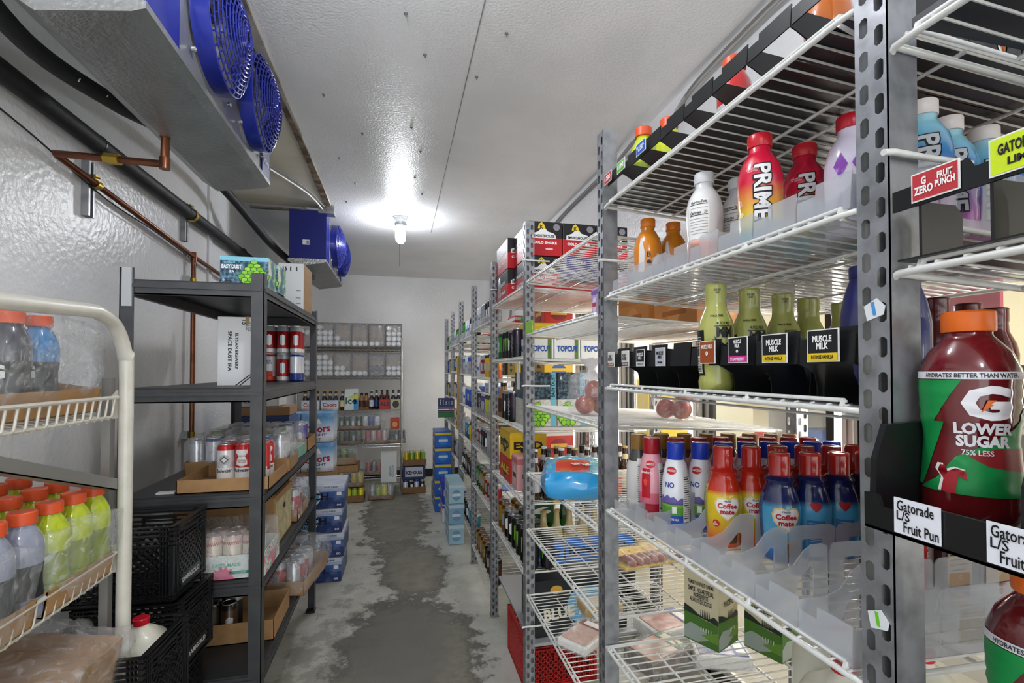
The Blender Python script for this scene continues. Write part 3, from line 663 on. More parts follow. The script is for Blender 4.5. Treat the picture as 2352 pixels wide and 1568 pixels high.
def deco_pink(t, p):
    wshape(ell(-.012,.138,.014,.009), p, P('c01c24'), t, 0, off=.001, name='oval_badge'); wtext('DARIGOLD', p, .138, .005, WHITE, t, -22, w=.024, off=.0016)
    wshape(rect(-.034,.055,-.012,.127), p, P('b8182a'), t, 0, off=.0008, name='red_panel'); wtext('Strawberry', p, .117, .008, WHITE, t, -40, w=.03, off=.0014)
    wshape([(-.023,.102),(-.018,.098),(-.02,.088),(-.024,.083),(-.028,.09),(-.028,.099)], p, P('e04838'), t, 0, off=.0014, name='printed_berry'); facts(t, p, 40)
bottle('milk_pink', 'milk_bottle', MK, M('sleeve_strawberry', 'ffffff', .25, coat=.4, bands=(.2, [(0,'a81c30'),(.2,'d66a80'),(.33,'dd9aa6'),(.8,'dd9aa6')], 'CONSTANT')), (.0205,.162,.202,P('a01a26',.25)), deco_pink)
def deco_choc(t, p): facts(t, p, -5)
bottle('milk_choc', 'milk_bottle', MK, M('sleeve_choc', 'ffffff', .25, coat=.4, bands=(.2, [(0,'a8a296'),(.1,'d2d2ce'),(.66,'3c3a38'),(.8,'3a3028')], 'CONSTANT')), (.0205,.162,.202,P('8a6630',.3)), deco_choc)
# --- big sports bottle
GT = [(.036,0),(.040,.004),(.0415,.016),(.0405,.026),(.0415,.034),(.0395,.052),(.0375,.085),(.0385,.1),(.0405,.108),(.0395,.114),(.0412,.122),(.0402,.128),(.0416,.136),(.0408,.142),(.0417,.152),(.0405,.16),(.034,.178),(.0225,.192),(.0195,.196),(.0195,.212)]
def deco_gt(t, p):
    G = P('108a44')
    wshape(rect(-.062,.150,.062,.1575), p, P('dcdce0'), t, 0, off=.0007, name='white_band'); wtext('HYDRATES BETTER THAN WATER', p, .1538, .0045, P('2a2a30'), t, 2, w=.08, off=.0012)
    wshape([(-.062,.149),(-.006,.149),(-.016,.132),(-.032,.105),(-.022,.105),(-.03,.085),(-.042,.05),(-.048,.035),(-.062,.035)], p, G, t, 0, name='green_flash')
    wshape([(-.05,.032),(.045,.032),(.06,.06),(.06,.125),(.04,.1),(-.012,.07),(-.03,.045)], p, G, t, 0, off=.00055, name='green_flash')
    wshape([(.062,.08),(.02,.08),(-.002,.072),(.015,.062),(.062,.055)], p, P('8a1f22'), t, 0, off=.0008, name='red_flash')
    wtext('G', p, .126, .035, P('e6e4e8'), t, 18, w=.04, bold=.045, off=.0014)
    wshape([(.008,.1165),(.0135,.129),(.020,.129),(.0155,.1245),(.018,.1245)], p, P('dd6a1c'), t, 0, off=.002, name='orange_bolt')
    wtext('LOWER\nSUGAR', p, .0935, .025, P('e8e6ea'), t, 16, w=.05, bold=.05, off=.0014)
    wtext('75% LESS', p, .0755, .0055, P('e8e6ea'), t, 8, w=.026, off=.0014)
    b = [(-.024,.032),(-.022,.046),(-.028,.054),(-.026,.06),(-.021,.06),(-.019,.054),(-.012,.058),(-.004,.056),(-.002,.047),(-.01,.05),(-.012,.032)]
    wshape([(x*1.12-.0, z+.0015) for x, z in b], p, P('dfe6e0'), t, 0, off=.0009, name='figure_outline'); wshape(b, p, P('a01c26'), t, 0, off=.0013, name='printed_figure')
GTM = M('dark_red_drink', '5e1418', .12, coat=.6, var=(30,'7a1c20',.4))
bottle('gator', 'sports_drink_bottle', GT, GTM, (.0225,.2,.222,P('e06a1c',.4)), deco_gt, capn=40)
# plain coloured 20 oz bottles
G20 = [(.03,0),(.034,.005),(.035,.02),(.033,.03),(.035,.045),(.032,.07),(.032,.09),(.0355,.115),(.036,.14),(.033,.16),(.023,.182),(.0195,.187),(.0195,.2)]
def deco_g20(col, band):
    def d(t, p):
        wshape(rect(-.1,.045,.1,.112), p, P(band), t, 0, name='label_band'); wtext('G', p, .09, .03, WHITE, t, 20, bold=.05, off=.0012); wshape([(.002,.083),(.008,.096),(.013,.096),(.009,.09),(.012,.09)], p, P('e06a1c'), t, 8, off=.0018, name='orange_bolt')
    return d
for k, c, b, trans in (('g_blue','1878b8','22242a',0),('g_lime','b4c41e','7f9020',0),('g_grey','8f95a6','1e1f24',0),('g_dark','2a2a3c','1c1c20',0),('g_red','c42026','c8c8cc',0),('g_limelight','c0cc2a','3a4a20',0)):
    bottle(k, 'sports_drink_bottle', G20, M('drink_'+k, c, .1, coat=.7), (.0235,.192,.217,P('d8542a',.4)), deco_g20(c, b))
bottle('g_orange', 'sports_drink_bottle', G20, M('drink_or', 'c8681c', .1, coat=.7), (.0235,.192,.217,P('e8e6e2',.4)), None)
# glass beer bottles
LN = [(.027,0),(.03,.004),(.0305,.12),(.027,.145),(.0165,.165),(.0135,.215),(.0145,.222),(.0145,.226)]
def beer(key, glass, lab, cap, neck=None):
    def d(t, p):
        m = MB(); m.lathe([(rad(p,z)+.0005, z) for z in (.035,.06,.09,.115)], n=20, caps=False); m.build('label', P(lab), t, smooth=60)
        if neck: m = MB(); m.lathe([(rad(p,z)+.0005, z) for z in (.17,.18,.195)], n=20, caps=False); m.build('neck_label', P(neck), t, smooth=60)
    bottle(key, 'glass_bottle', LN, M('glass_'+glass, glass, .06, coat=.8), (.0152,.222,.232,P(cap,.3)), d, n=20, capn=16, capname='crown_cap')
beer('beer_brown', '3a1c0c', 'd8c89a', 'b8a060', 'd8c89a'); beer('beer_silver', '3a1c0c', 'c8ccd4', 'd8d8dc', 'c9ccd0'); beer('beer_clear', 'b8a878', 'e0d8b0', 'b8965a'); beer('beer_dark', '16120e', '2a3a6a', '22262c', 'd8d8dc')
beer('beer_red', '3a120a', 'b8261c', '16161a'); beer('beer_green', '14401e', '1a6a34', 'b82020', '1a6a34'); beer('beer_amber', '6a3610', 'c8902a', '20201c')
bottle('tea_red', 'juice_bottle', [(.028,0),(.033,.006),(.031,.02),(.033,.05),(.031,.08),(.033,.12),(.028,.15),(.019,.175),(.018,.185)], M('pink_tea', 'a8403a', .15, coat=.6), (.0195,.183,.2,P('6a241c')), lambda t, p: wtext('KOMBUCHA', p, .085, .012, P('e8b8a0'), t, 0, w=.05, spin=0))
bottle('juice_tan', 'juice_bottle', [(.028,0),(.033,.006),(.033,.12),(.024,.15),(.018,.165),(.018,.18)], M('tan_tea', '9a6a3a', .2, coat=.5), (.0195,.178,.2,P('20201c')), lambda t, p: wshape(rect(-.1,.03,.1,.11), p, P('4a2a1a'), t, 0, name='label_band'))
# cans
def cband(*st): return [(a, c) for a, c in st]
for k, st, metal in (
    ('c_red', [(0,'d8d8dc'),(.18,'a8141c'),(.8,'b8bcc0')], .4), ('c_silver', [(0,'a8acb2'),(.2,'c4c8ce'),(.85,'aeb2b8')], .7), ('c_blue', [(0,'1e3c9a'),(.3,'2a56c0'),(.9,'c4c8d0')], .4),
    ('c_green', [(0,'1a5a2a'),(.3,'3c9a38'),(.85,'1c4a24')], .3), ('c_lime', [(0,'a8b824'),(.3,'c4d02c'),(.8,'3a4a1a')], .3), ('c_black', [(0,'141416'),(.4,'26262a'),(.9,'8a8c90')], .4),
    ('c_purple', [(0,'3a2a6a'),(.3,'4a3a8a'),(.9,'b0b0c0')], .4), ('c_yellow', [(0,'d8b820'),(.35,'e8cc2c'),(.85,'2a2a30')], .3), ('c_white', [(0,'d8dade'),(.35,'2a6ab8'),(.5,'e6e8ea')], .2),
    ('c_gold', [(0,'8a6a2a'),(.3,'c49a3c'),(.85,'6a4a1c')], .6), ('c_pink', [(0,'d8a0a8'),(.4,'c84a5a'),(.7,'e0c4c4')], .3), ('c_orange', [(0,'c85a1c'),(.35,'e88a2c'),(.85,'d8d8d8')], .3), ('c_teal', [(0,'1a5a6a'),(.4,'2a8a9a'),(.85,'c8ccd0')], .3), ('c_brown', [(0,'2a1c16'),(.4,'4a3020'),(.85,'16120e')], .3)):
    can(k, mat=canm(k, st, .157, metal=metal), deco=(lambda t, p: wshape([(-.012,.05),(.0,.045),(.012,.05),(.014,.1),(0,.108),(-.014,.1)], p, SILV if t.name[-1] != '3' else WHITE, t, 0, name='printed_emblem')))
def monster(t, p):
    for dx in (-.012, 0, .012): wshape([(dx-.003,.05),(dx+.001,.045),(dx+.003,.07),(dx+.005,.118),(dx-.003,.12)], p, P('76b82a'), t, 0, name='printed_claw')
can('c_claw', mat=canm('claw', [(0,'101012'),(.1,'18181a'),(.95,'202022')], .157), deco=monster)
def hard(t, p): wtext('HARD', p, .08, .022, SILV, t, 0, w=.09, spin=90)
can('c_hard', mat=canm('hard', [(0,'16141a'),(.5,'2a1e30'),(.95,'6a6c70')], .157), deco=hard)
def bud(t, p):
    wshape(rect(-.032,.008,.032,.062), p, P('ececea'), t, 0, name='white_panel'); wtext('Budweiser', p, .052, .015, BLACK, t, 0, w=.056, off=.0012)
    wshape([(-.02,.134),(.02,.134),(.024,.124),(.012,.108),(.02,.09),(.02,.074),(0,.066),(-.02,.074),(-.02,.09),(-.012,.108),(-.024,.124)], p, P('e8e6e4'), t, 0, name='printed_bow_tie'); wtext('KING OF BEERS', p, .083, .004, P('a01820'), t, 0, w=.03, off=.0012)
can('bud_red', mat=canm('budred', [(0,'ececea'),(.3,'c01822'),(.86,'c41a24')], .157, metal=.1), deco=bud)
def bud2(t, p):
    wshape(rect(-.032,.008,.032,.062), p, P('ececea'), t, 0, name='white_panel'); wtext('Budweiser', p, .052, .015, BLACK, t, 0, w=.056, off=.0012)
    wshape(ell(0,.095,.021,.021), p, P('b4b6b8'), t, 0, name='round_emblem'); wshape([(-.016,.095),(0,.079),(.016,.095),(0,.111)], p, P('55585c'), t, 0, off=.0012, name='emblem_diamond'); wshape([(-.010,.095),(0,.085),(.010,.095),(0,.105)], p, P('d8d8d6'), t, 0, off=.0017, name='emblem_centre')
can('bud_white', mat=canm('budwhite', [(0,'ececea'),(.4,'c8c9ca'),(.55,'dcdcdc'),(.84,'c41a24')], .157, metal=.2), deco=bud2)
def budl(t, p): wtext('BUD\nLIGHT', p, .11, .022, P('1e3c9a'), t, 0, w=.032); wshape(rect(-.02,.03,.02,.06), p, P('d8402a'), t, 0, name='red_panel')
can('bud_light', mat=canm('budl', [(0,'c83a28'),(.2,'d8dce4'),(.45,'e4e6ea'),(.9,'c83020')], .157, metal=.2), deco=budl)
def arz(t, p):
    for ph in (-60, 0, 60):
        for i in range(5):
            for j in range(2): wshape(rect(-.016+i*.0064+.0032*(j%2), .124+j*.006, -.0128+i*.0064+.0032*(j%2), .130+j*.006), p, P('a8402c'), t, ph, name='printed_check')
    wtext('AriZona', p, .082, .014, P('b8321e'), t, 0, w=.042); wtext('HARD', p, .062, .014, P('b8321e'), t, 0, w=.034)
can('arizona', mat=canm('arz', [(0,'d8c8b0'),(.2,'ddd2be'),(.78,'d8b8a8')], .157, metal=.1), deco=arz)
def plain_can(key, c1, c2): can(key, mat=canm(key, [(0,c1),(.3,c2),(.9,c1)], .157))
plain_can('t_pink','b86a60','d8a89c'); plain_can('t_green','7a9a3a','b4c85a'); plain_can('t_yellow','c8b41e','e4d838'); plain_can('t_dk','2a2622','4a4038'); plain_can('t_olive','5a6440','98a06c'); plain_can('t_blue','1c3a8a','d4d8e0')
# crates
def milk_crate(w, d, h, text_=None):
    t = thing('milk_crate', 'x', 'crate'); T_ = .007
    def side(m, L_, org, ux, uy):
        ux = Vector(ux); uy = Vector(uy); O = Vector(org)
        def bar(a0, z0, a1, z1, th=.005, dep=.007):
            p0 = O+ux*a0+Vector((0,0,z0)); p1 = O+ux*a1+Vector((0,0,z1)); dr = (p1-p0).normalized(); nn = dr.cross(uy).normalized()*th/2
            m.prism([p0-nn, p0+nn, p1+nn, p1-nn], uy*dep)
        for z in (.0, h*.07, h*.74, h*.8, h*.87, h*.93, h-.004): bar(0, z+.002, L_, z+.002, .004, .012 if z > h*.7 or z < .01 else .007)
        for k in range(5): bar(.002+k*.009, 0, .002+k*.009, h, .003, .010); bar(L_-.002-k*.009, 0, L_-.002-k*.009, h, .003, .010)
        a0, a1, zb, zt = .045, L_-.045, h*.08, h*.74; st = .026; H_ = zt-zb; n = int((a1-a0+H_)/st)
        for k in range(n+1):
            s_ = a0-H_+k*st; x0, z0, x1, z1 = s_, zb, s_+H_, zt
            if x0 < a0: z0 += a0-x0; x0 = a0
            if x1 > a1: z1 -= x1-a1; x1 = a1
            if x1-x0 > .008:
                bar(x0, z0, x1, z1, .0045); bar(a0+a1-x0, z0, a0+a1-x1, z1, .0045)
        c = (a0+a1)/2; hw = min(.05, L_*.2)
        for zz in (h*.6, h*.86): bar(c-hw, zz, c+hw, zz, .008, .012)
        for aa in (c-hw, c+hw): bar(aa, h*.6, aa, h*.86, .006, .012)
    for org, L_, ux, uy in (((0,0,0), w, (1,0,0), (0,1,0)), ((w,d,0), w, (-1,0,0), (0,-1,0)), ((w,0,0), d, (0,1,0), (-1,0,0)), ((0,d,0), d, (0,-1,0), (1,0,0))):
        m = MB(); side(m, L_, org, ux, uy); m.build('side_panel', BLKP, t)
    m = MB()
    for k in range(9): m.box((.01,.01+k*(d-.02)/9,.002), (w-.01,.014+k*(d-.02)/9,.008)); m.box((.01+k*(w-.02)/9,.01,.002), (.014+k*(w-.02)/9,d-.01,.008))
    m.box((0,0,0), (w,.01,.012)); m.box((0,d-.01,0), (w,d,.012)); m.build('base_grid', BLKP, t)
    if text_:
        m = MB(); m.box((w-.001,d*.22,h*.1), (w+.0005,d*.78,h*.26)); m.build('name_plate', BLKP, t)
        text(text_, (w+.0012, d*.5, h*.18), .016, P('c8cacc'), t, 90, w=d*.5, bold=.03)
    return t
def tray(w, d, h, mat=CARD, key='brown', back=None):
    t = thing('cardboard_tray', 'x', 'tray'); k = .003; m = MB()
    m.box((0,0,0), (w,d,k)); m.box((0,0,0), (w,k,h)); m.box((0,d-k,0), (w,d,h)); m.box((0,0,0), (k,d,h)); m.box((w-k,0,0), (w,d,h))
    m.build('tray_body', mat, t); return t
def bumpy(w, d, h, amp, seed, freq=14, n=9, mat=FILM, name='plastic_film', parent=None, e=.35, loc=(0,0,0)):
    """crumpled rounded skin around a w x d x h bundle"""
    m = MB(); bmesh.ops.create_cube(m.bm, size=2); bmesh.ops.subdivide_edges(m.bm, edges=m.bm.edges[:], cuts=n, use_grid_fill=True)
    for v in m.bm.verts:
        c = v.co.copy(); s_ = c.normalized()*1.25; c = c.lerp(s_, e)
        p = Vector((c.x*w/2, c.y*d/2, (c.z+1)*h/2)); q = noise.noise_vector(p*freq+Vector((seed*7.1,seed*3.3,0)))
        q2 = noise.noise_vector(p*freq*2.7+Vector((seed,1,5)))
        p += q*amp+q2*amp*.5; p.z = max(p.z, 0.0005); v.co = p+Vector(loc)
    return m.build(name, mat, parent, smooth=60 if mat is not FILM else 180)
def carton(w, d, h, mat, name='carton', rz=0, bev=.003):
    t = thing(name, 'x', 'box'); m = MB(); m.box((0,0,0), (w,d,h), bev); m.build('carton_body', mat, t)
    return t
def seams(t, w, d, h, mat=CARDD, tape=False):
    m = MB(); m.box((w*.5-.0008,-.0005,h-.0005), (w*.5+.0008,d+.0005,h+.0004)); m.box((-.0004,d/2-.0006,0),(0,d/2+.0006,h)); m.build('flap_seam', mat, t)
# ------------------------------------------------------------------ right side: posts and wire shelves
PY = [-.40, .439, 1.238, 2.085, 2.89, 3.71, 4.51, 5.26, 5.96]
bayname = ['nearest bay', 'first full bay', 'second bay', 'third bay', 'fourth bay', 'fifth bay', 'sixth bay', 'farthest bay']
for i, y in enumerate(PY):
    nm = 'grey slotted steel post of the right shelving, %s from the camera' % (['beside the camera and out of the photo, zeroth','nearest']+ORD[1:])[i]
    post('shelf_post', .55, y, 2.3 if i == 1 else 2.16-.008*max(0, i-3), nm, 'n' if i > 3 else ('an' if i == 3 else 'a'))
    post('shelf_post', 1.18, y, 2.0, 'slotted steel back post against the glass doors, %s from the camera' % (['zeroth, beside the camera','first']+ORD[1:])[i], 'an' if i < 5 else 'a')
SH = {0: [(1.862,.06),(1.60,.05),(1.308,.03),(1.068,.02)],
      1: [(1.94,.07),(1.688,.06),(1.44,.09),(1.107,.03),(.737,0.),(.44,0.)],
      2: [(1.878,.05),(1.645,.05),(1.33,.05),(1.033,.02),(.784,.0),(.496,.0)],
      3: [(1.868,.03),(1.54,.03),(1.21,.02),(.88,.02),(.57,0)],
      4: [(1.79,.03),(1.43,.03),(1.16,.02),(.92,.02),(.62,.02),(.15,0)],
      5: [(1.76,.03),(1.45,.03),(1.18,.02),(.9,.02),(.6,.02),(.2,0)],
      6: [(1.74,.03),(1.47,.03),(1.2,.02),(.92,.02),(.6,.02),(.2,0)],
      7: [(1.72,.03),(1.45,.03),(1.18,.02),(.9,.02),(.6,.02),(.2,0)]}
shn = ['top','second','third','fourth','fifth','lowest']
for b, L_ in SH.items():
    for k, (z, sl) in enumerate(L_):
        wire_shelf(PY[b]+.035, PY[b+1]+.007, z, 'white wire shelf, %s one down in the %s' % (shn[k], bayname[b]), sl, step=.0262 if b < 4 else .05, lip=b < 5)
def sz(b, k, x): z, s = SH[b][k]; return z-s*(x-.552)+.0075
m = MB(); m.box((.59,2.13,.235), (1.15,2.88,.25), .002); tag(m.build('solid_shelf', M('grey_shelf_panel','a9adb2',.35,.3)), 'flat grey solid shelf panel low in the third bay', 'shelf')
# support pegs
def peg():
    t = thing('shelf_hook', 'x', 'hook'); m = MB(); m.tube([(-.02,0,0), (-.006,0,.002), (.05,.0,.0), (.11,.0,-.0)], .0038, 8); m.build('rod', WIRE, t, smooth=50); return t
for i, (x, y, z, l) in enumerate(((.55,.43,1.735,'on the nearest post above the fruit punch tag'),(.55,1.226,1.79,'on the second post beside the orange bottle'),(.55,2.075,1.98,'near the top of the third post'),(.55,2.075,1.42,'halfway up the third post'),(.55,2.075,.36,'low on the third post'),(.56,2.88,1.98,'near the top of the fourth post'))):
    put('peg', peg, (x, y, z), 0, 'short white wire rod hooked '+l)
# ------------------------------------------------------------------ bottle organisers (clear and black)
def panel_with_windows(m, y, segs, th):
    """vertical panel in the XZ plane at y; segs: list of (x0,x1,z0,z1,(window or None))"""
    for x0, x1, z0, z1, wdw in segs:
        if not wdw: m.box((x0,y,z0), (x1,y+th,z1)); continue
        a, b, c, d = wdw
        m.box((x0,y,z0), (x1,y+th,c)); m.box((x0,y,d), (x1,y+th,z1)); m.box((x0,y,c), (a,y+th,d)); m.box((b,y,c), (x1,y+th,d))
def arch(m, y, x0, x1, z0, z1, th, win=True, r=.012):
    def rr(a,b,c,d,r_, n=5):
        o = []
        for cx, cz, s in ((b-r_,c+r_,-90),(b-r_,d-r_,0),(a+r_,d-r_,90),(a+r_,c+r_,180)):
            for k in range(n+1): q = R(s+90*k/n); o.append((cx+r_*math.cos(q), cz+r_*math.sin(q)))
        return o
    out = rr(x0,x1,z0,z1,r)
    if not win: m.prism([(x,y,z) for x,z in out], (0,th,0)); return
    w = x1-x0; inn = rr(x0+w*.28, x1-w*.28, z0+.012, z1-(z1-z0)*.28, r*.45); n = len(out)
    for yy in (y, y+th):
        O = [m.bm.verts.new((x,yy,z)) for x,z in out]; I_ = [m.bm.verts.new((x,yy,z)) for x,z in inn]
        for k in range(n): m.face([O[k], O[(k+1)%n], I_[(k+1)%n], I_[k]])
def clear_tray(L_, w, hf, slope):
    t = thing('bottle_tray', 'x', 'tray'); t.rotation_euler = (0, math.atan(slope), 0)
    m = MB(); m.box((0,0,0), (L_,w-.003,.0015)); m.build('floor_panel', CLEARFL, t)
    m = MB(); th = .0018
    m.box((0,.0,0), (th,w*.62,hf)); m.box((0,w*.62,0), (th,w-.003,hf*.68)); m.build('front_wall', CLEAR, t)
    m = MB(); m.prism([(th,0,0),(th,0,hf*.9),(.05,0,hf*.92),(.075,0,hf*1.1),(.095,0,hf*1.55),(.11,0,hf*1.72),(.13,0,hf*1.75),(.142,0,hf*1.65),(.145,0,0),(.115,0,0),(.115,0,hf*.95),(.108,0,hf*1.05),(.085,0,hf*.6),(.078,0,.008),(.05,0,0)], (0,th,0))
    x = .148
    while x+.105 < L_: arch(m, 0, x, x+.103, 0, hf*1.75, th); x += .106
    m.build('side_wall', CLEAR, t); return t
# third-level shelf (creamers): eight frosted trays
trays = [(.50+.0865*i) for i in range(8)]
for i, y in enumerate(trays):
    o = put('ctrD', lambda: clear_tray(.6, .0865, .052, .03), (.556, y, sz(1,3,.556)), label='frosted clear plastic bottle tray on the creamer shelf, %s from the nearest post' % ORD[i], rot=(0, math.atan(.03), 0), group='frosted trays on the creamer shelf')
for i in range(8):
    y = .495+.088*i
    put('ctrB', lambda: clear_tray(.6, .088, .05, .06), (.556, y, sz(1,1,.556)), label='frosted clear plastic bottle tray on the second shelf under the printed bottles, %s from the nearest post' % ORD[i], rot=(0, math.atan(.06), 0), group='frosted trays on the second shelf')
def black_tray(L_, w, zt, hf, slope, holes=True, back=.0, walls=1):
    """raised black front strip carried on side walls with a rounded opening"""
    t = thing('bottle_organiser', 'x', 'tray'); th = .002
    m = MB(); m.box((0,0,0), (L_,w-.002,.0015)); m.build('floor_panel', BLKP, t)
    m = MB(); m.prism([(0,0,zt),(0,w*.72,zt),(0,w*.72,zt+hf*.7),(0,w*.75,zt+hf*.72),(0,w-.002,zt+hf*.72),(0,w-.002,zt+hf*.72),(0,w-.002,zt),(0,w-.002,zt)][:7]+[(0,0,zt)][:0], (th,0,0))
    m.box((0,0,zt), (th,w*.72,zt+hf)); m.build('front_strip', BLKP, t)
    m = MB(); m.prism([(0,0,zt+hf*.8),(0,0,zt),(.012,0,zt-.004),(.03,0,zt-.012),(.036,0,zt-.03),(.038,0,0),(.11,0,0),(.11,0,zt*.55),(.10,0,zt*.9),(.085,0,zt+hf*.8)], (0,th,0))
    x = .112
    while x+.1 < L_: arch(m, 0, x, x+.098, 0, zt+hf*.5, th, win=holes); x += .1
    m.build('side_wall', BLKP, t); return t
for i in range(8):
    y = .50+.0915*i
    t_ = put('btA', lambda: black_tray(.6, .0915, .05, .034, .07), (.556, y, sz(1,0,.556)), label='black plastic bottle organiser on the top shelf, %s from the nearest post' % ORD[i], rot=(0, math.atan(.07), 0), group='black organisers on the top shelf')
    put('btC', lambda: black_tray(.6, .088, .052, .048, .09, holes=False), (.556, .495+.089*i, sz(1,2,.556)), label='black plastic bottle organiser on the shake shelf, %s from the nearest post' % ORD[i], rot=(0, math.atan(.09), 0), group='black organisers on the shake shelf')
def price_tag(lines, w, h, bg, border='e8e8e6', ink=WHITE, foot=None, name='price_tag'):
    t = thing(name, 'x', 'price tag'); m = MB(); m.box((-.0012,-w/2,0), (0,w/2,h)); m.build('card', P(border), t)
    flat(rect(-w/2+.0016,.0016,w/2-.0016,h-.0016), P(bg), t, (-.0014,0,0), -90, 'printed_panel', .0002)
    if foot: flat(rect(-w/2+.0016,.0016,w/2-.0016,h*.27), P(foot[0]), t, (-.0018,0,0), -90, 'foot_band', .0002); text(foot[1], (-.0022,0,h*.15), h*.12, foot[2], t, -90, w=w*.7, bold=.03)
    for s, zz, hh, ww, yy in lines: text(s, (-.0022, yy*w, zz*h), hh*h, ink, t, -90, w=ww*w, bold=.04)
    return t
BL = 'ink_'
for y, z, args, l in (
    (.536, .054, dict(lines=[('MUSCLE\nMILK',.6,.42,.6,0)], w=.05, h=.044, bg='1c1c20', foot=('e0c020','INTENSE VANILLA',BLACK)), 'black and yellow intense vanilla tag nearest the first post'),
    (.622, .054, dict(lines=[('MUSCLE\nMILK',.6,.42,.6,0)], w=.05, h=.044, bg='1c1c20', foot=('e0c020','INTENSE VANILLA',BLACK)), 'black and yellow intense vanilla tag, second from the first post'),
    (.703, .055, dict(lines=[('MUSCLE\nMILK',.74,.3,.4,0),('o',.45,.12,.12,0)], w=.048, h=.044, bg='1c1c20', foot=('d42a90','STRAWBERRY',WHITE)), 'black and pink tag on the shake shelf'),
    (.785, .055, dict(lines=[('MUSCLE MILK',.74,.18,.7,0),('o',.45,.2,.16,0)], w=.045, h=.042, bg='9a4a20'), 'brown tag on the shake shelf'),
    (.95, .052, dict(lines=[('MUSCLE\nMILK',.6,.4,.7,0),('CREME',.2,.1,.5,0)], w=.04, h=.04, bg='b8bcc4', ink=BLACK), 'grey tag on the shake shelf'),
    (1.039, .052, dict(lines=[('MUSCLE\nMILK',.6,.4,.7,0)], w=.04, h=.04, bg='1c1c20', foot=('d8d8d8','VANILLA',BLACK)), 'black and white tag on the shake shelf'),
    (1.117, .052, dict(lines=[('PLANT\nPROTEIN',.6,.4,.6,.1)], w=.04, h=.04, bg='d8d6d2', ink=BLACK, foot=('4a2a24','CHOCOLATE',WHITE)), 'pale plant protein tag with a brown foot'),
    (1.2, .052, dict(lines=[('PLANT\nPROTEIN',.6,.4,.6,.1)], w=.04, h=.04, bg='d8d6d2', ink=BLACK, foot=('8a5a34','CHOCOLATE',WHITE)), 'pale plant protein tag beside the second post')):
    o = price_tag(**args); o.location = (.5545, y, sz(1,2,.556)+z); o['label'] = l
for y, s, bg, l in ((1.215,'G ZERO','b8303a','red tag at the far end of the top shelf strip'), (1.135,'G LIME','6ab04a','green tag on the top shelf strip'), (1.03,'G COOL\nBLUE','2a5ab0','blue tag on the top shelf strip')):
    o = price_tag([(s,.5,.45,.8,0)], .045, .028, bg); o.location = (.5535, y, sz(1,0,.556)+.053); o['label'] = l
# ------------------------------------------------------------------ bottles in the first full bay
CT = .0025
def row(keys, y, xs, b, k, desc, face=-50, grp=None, dz=.004, jit=.004, flab=None):
    for i, x in enumerate(xs):
        key = keys if isinstance(keys, str) else keys[min(i, len(keys)-1)]
        setp(key, x, y+random.uniform(-jit, jit), sz(b,k,x)+dz, face+random.uniform(-6, 6)*(i > 0), '%s, %s from the aisle' % (desc, ORD[i]), grp)
row(['prime_red'], .71, [.605,.70,.80,.9], 1, 1, 'red to yellow sports drink bottle with red cap on the second shelf', -62, dz=.006)
row(['prime_white'], .875, [.61,.69,.78,.87], 1, 1, 'white sports drink bottle with orange flames and grey cap', -28, dz=.006)
row(['prime_orange'], 1.165, [.645,.72,.80,.88], 1, 1, 'orange and white sports drink bottle with orange cap', -25, dz=.006)
row(['prime_purple'], .615, [.69], 1, 1, 'pale lilac sports drink bottle with purple diamonds', -40, dz=.006)
row(['prime_purple'], .69, [1.01,1.09], 1, 1, 'pale lilac sports bottle deep behind the nearest post', -60, dz=.006)
setp('g_orange', .70, .66, sz(1,0,.70)+.004, 0, 'orange sports drink bottle at the top edge of the photo')
setp('g_red', .70, .892, sz(1,0,.70)+.004, 0, 'red sports drink bottle with orange cap on the top shelf')
setp('g_limelight', .70, 1.15, sz(1,0,.70)+.004, 0, 'lime green sports drink bottle with orange cap on the top shelf')
setp('g_lime', .66, 1.215, sz(1,0,.66)+.004, 0, 'lime green sports drink bottle beside the second post on the top shelf')
for i, (x, y) in enumerate([(.85,.6),(.93,.6),(.85,.69),(.93,.69),(1.0,.6),(.82,.98),(.9,.98),(.98,.8)]):
    setp(('g_orange','g_dark','g_blue','g_red')[i%4], x, y, sz(1,0,x)+.004, 0, 'sports drink bottle deep on the top shelf seen through the wires from below, %s one' % ORD[i], 'bottles deep on the top shelf')
row(['muscle','muscle','muscle','muscle_plain'], .806, [.588,.662,.735,.80,.88], 1, 2, 'yellow green shake bottle on the shake shelf', -38, dz=.006)
row(['blue_cone'], .6, [.70,.78], 1, 2, 'dark blue shake bottle beside the nearest post', 0, dz=.006)
row(['muscle_brown'], .68, [.95,1.03,1.1], 1, 2, 'maroon shake bottle seen behind the nearest post', -30, dz=.006)
row(['cm_blue','cm_blue_back','cm_blue_back','cm_blue_back'], .828, [.750,.82,.89,.96,1.03,1.1], 1, 3, 'blue creamer bottle with red cap', -32, dz=.005)
row(['cm_yellow','cm_yellow','cm_plain'], .918, [.685,.755,.825,.895,.965,1.035,1.11], 1, 3, 'yellow creamer bottle with red cap', -32, dz=.005)
row(['milk_white'], 1.04, [.645,.71,.775,.84,.905,.97,1.035,1.1], 1, 3, 'white milk bottle with blue cap', -18, dz=.005)
row(['milk_pink'], 1.12, [.628,.695,.762,.83,.9,.97,1.04,1.1], 1, 3, 'pink strawberry milk bottle with dark red cap', -14, dz=.005)
row(['milk_choc'], 1.195, [.63,.70,.77,.84,.91,.98,1.05,1.11], 1, 3, 'brown capped milk bottle beside the second post', -10, dz=.005)
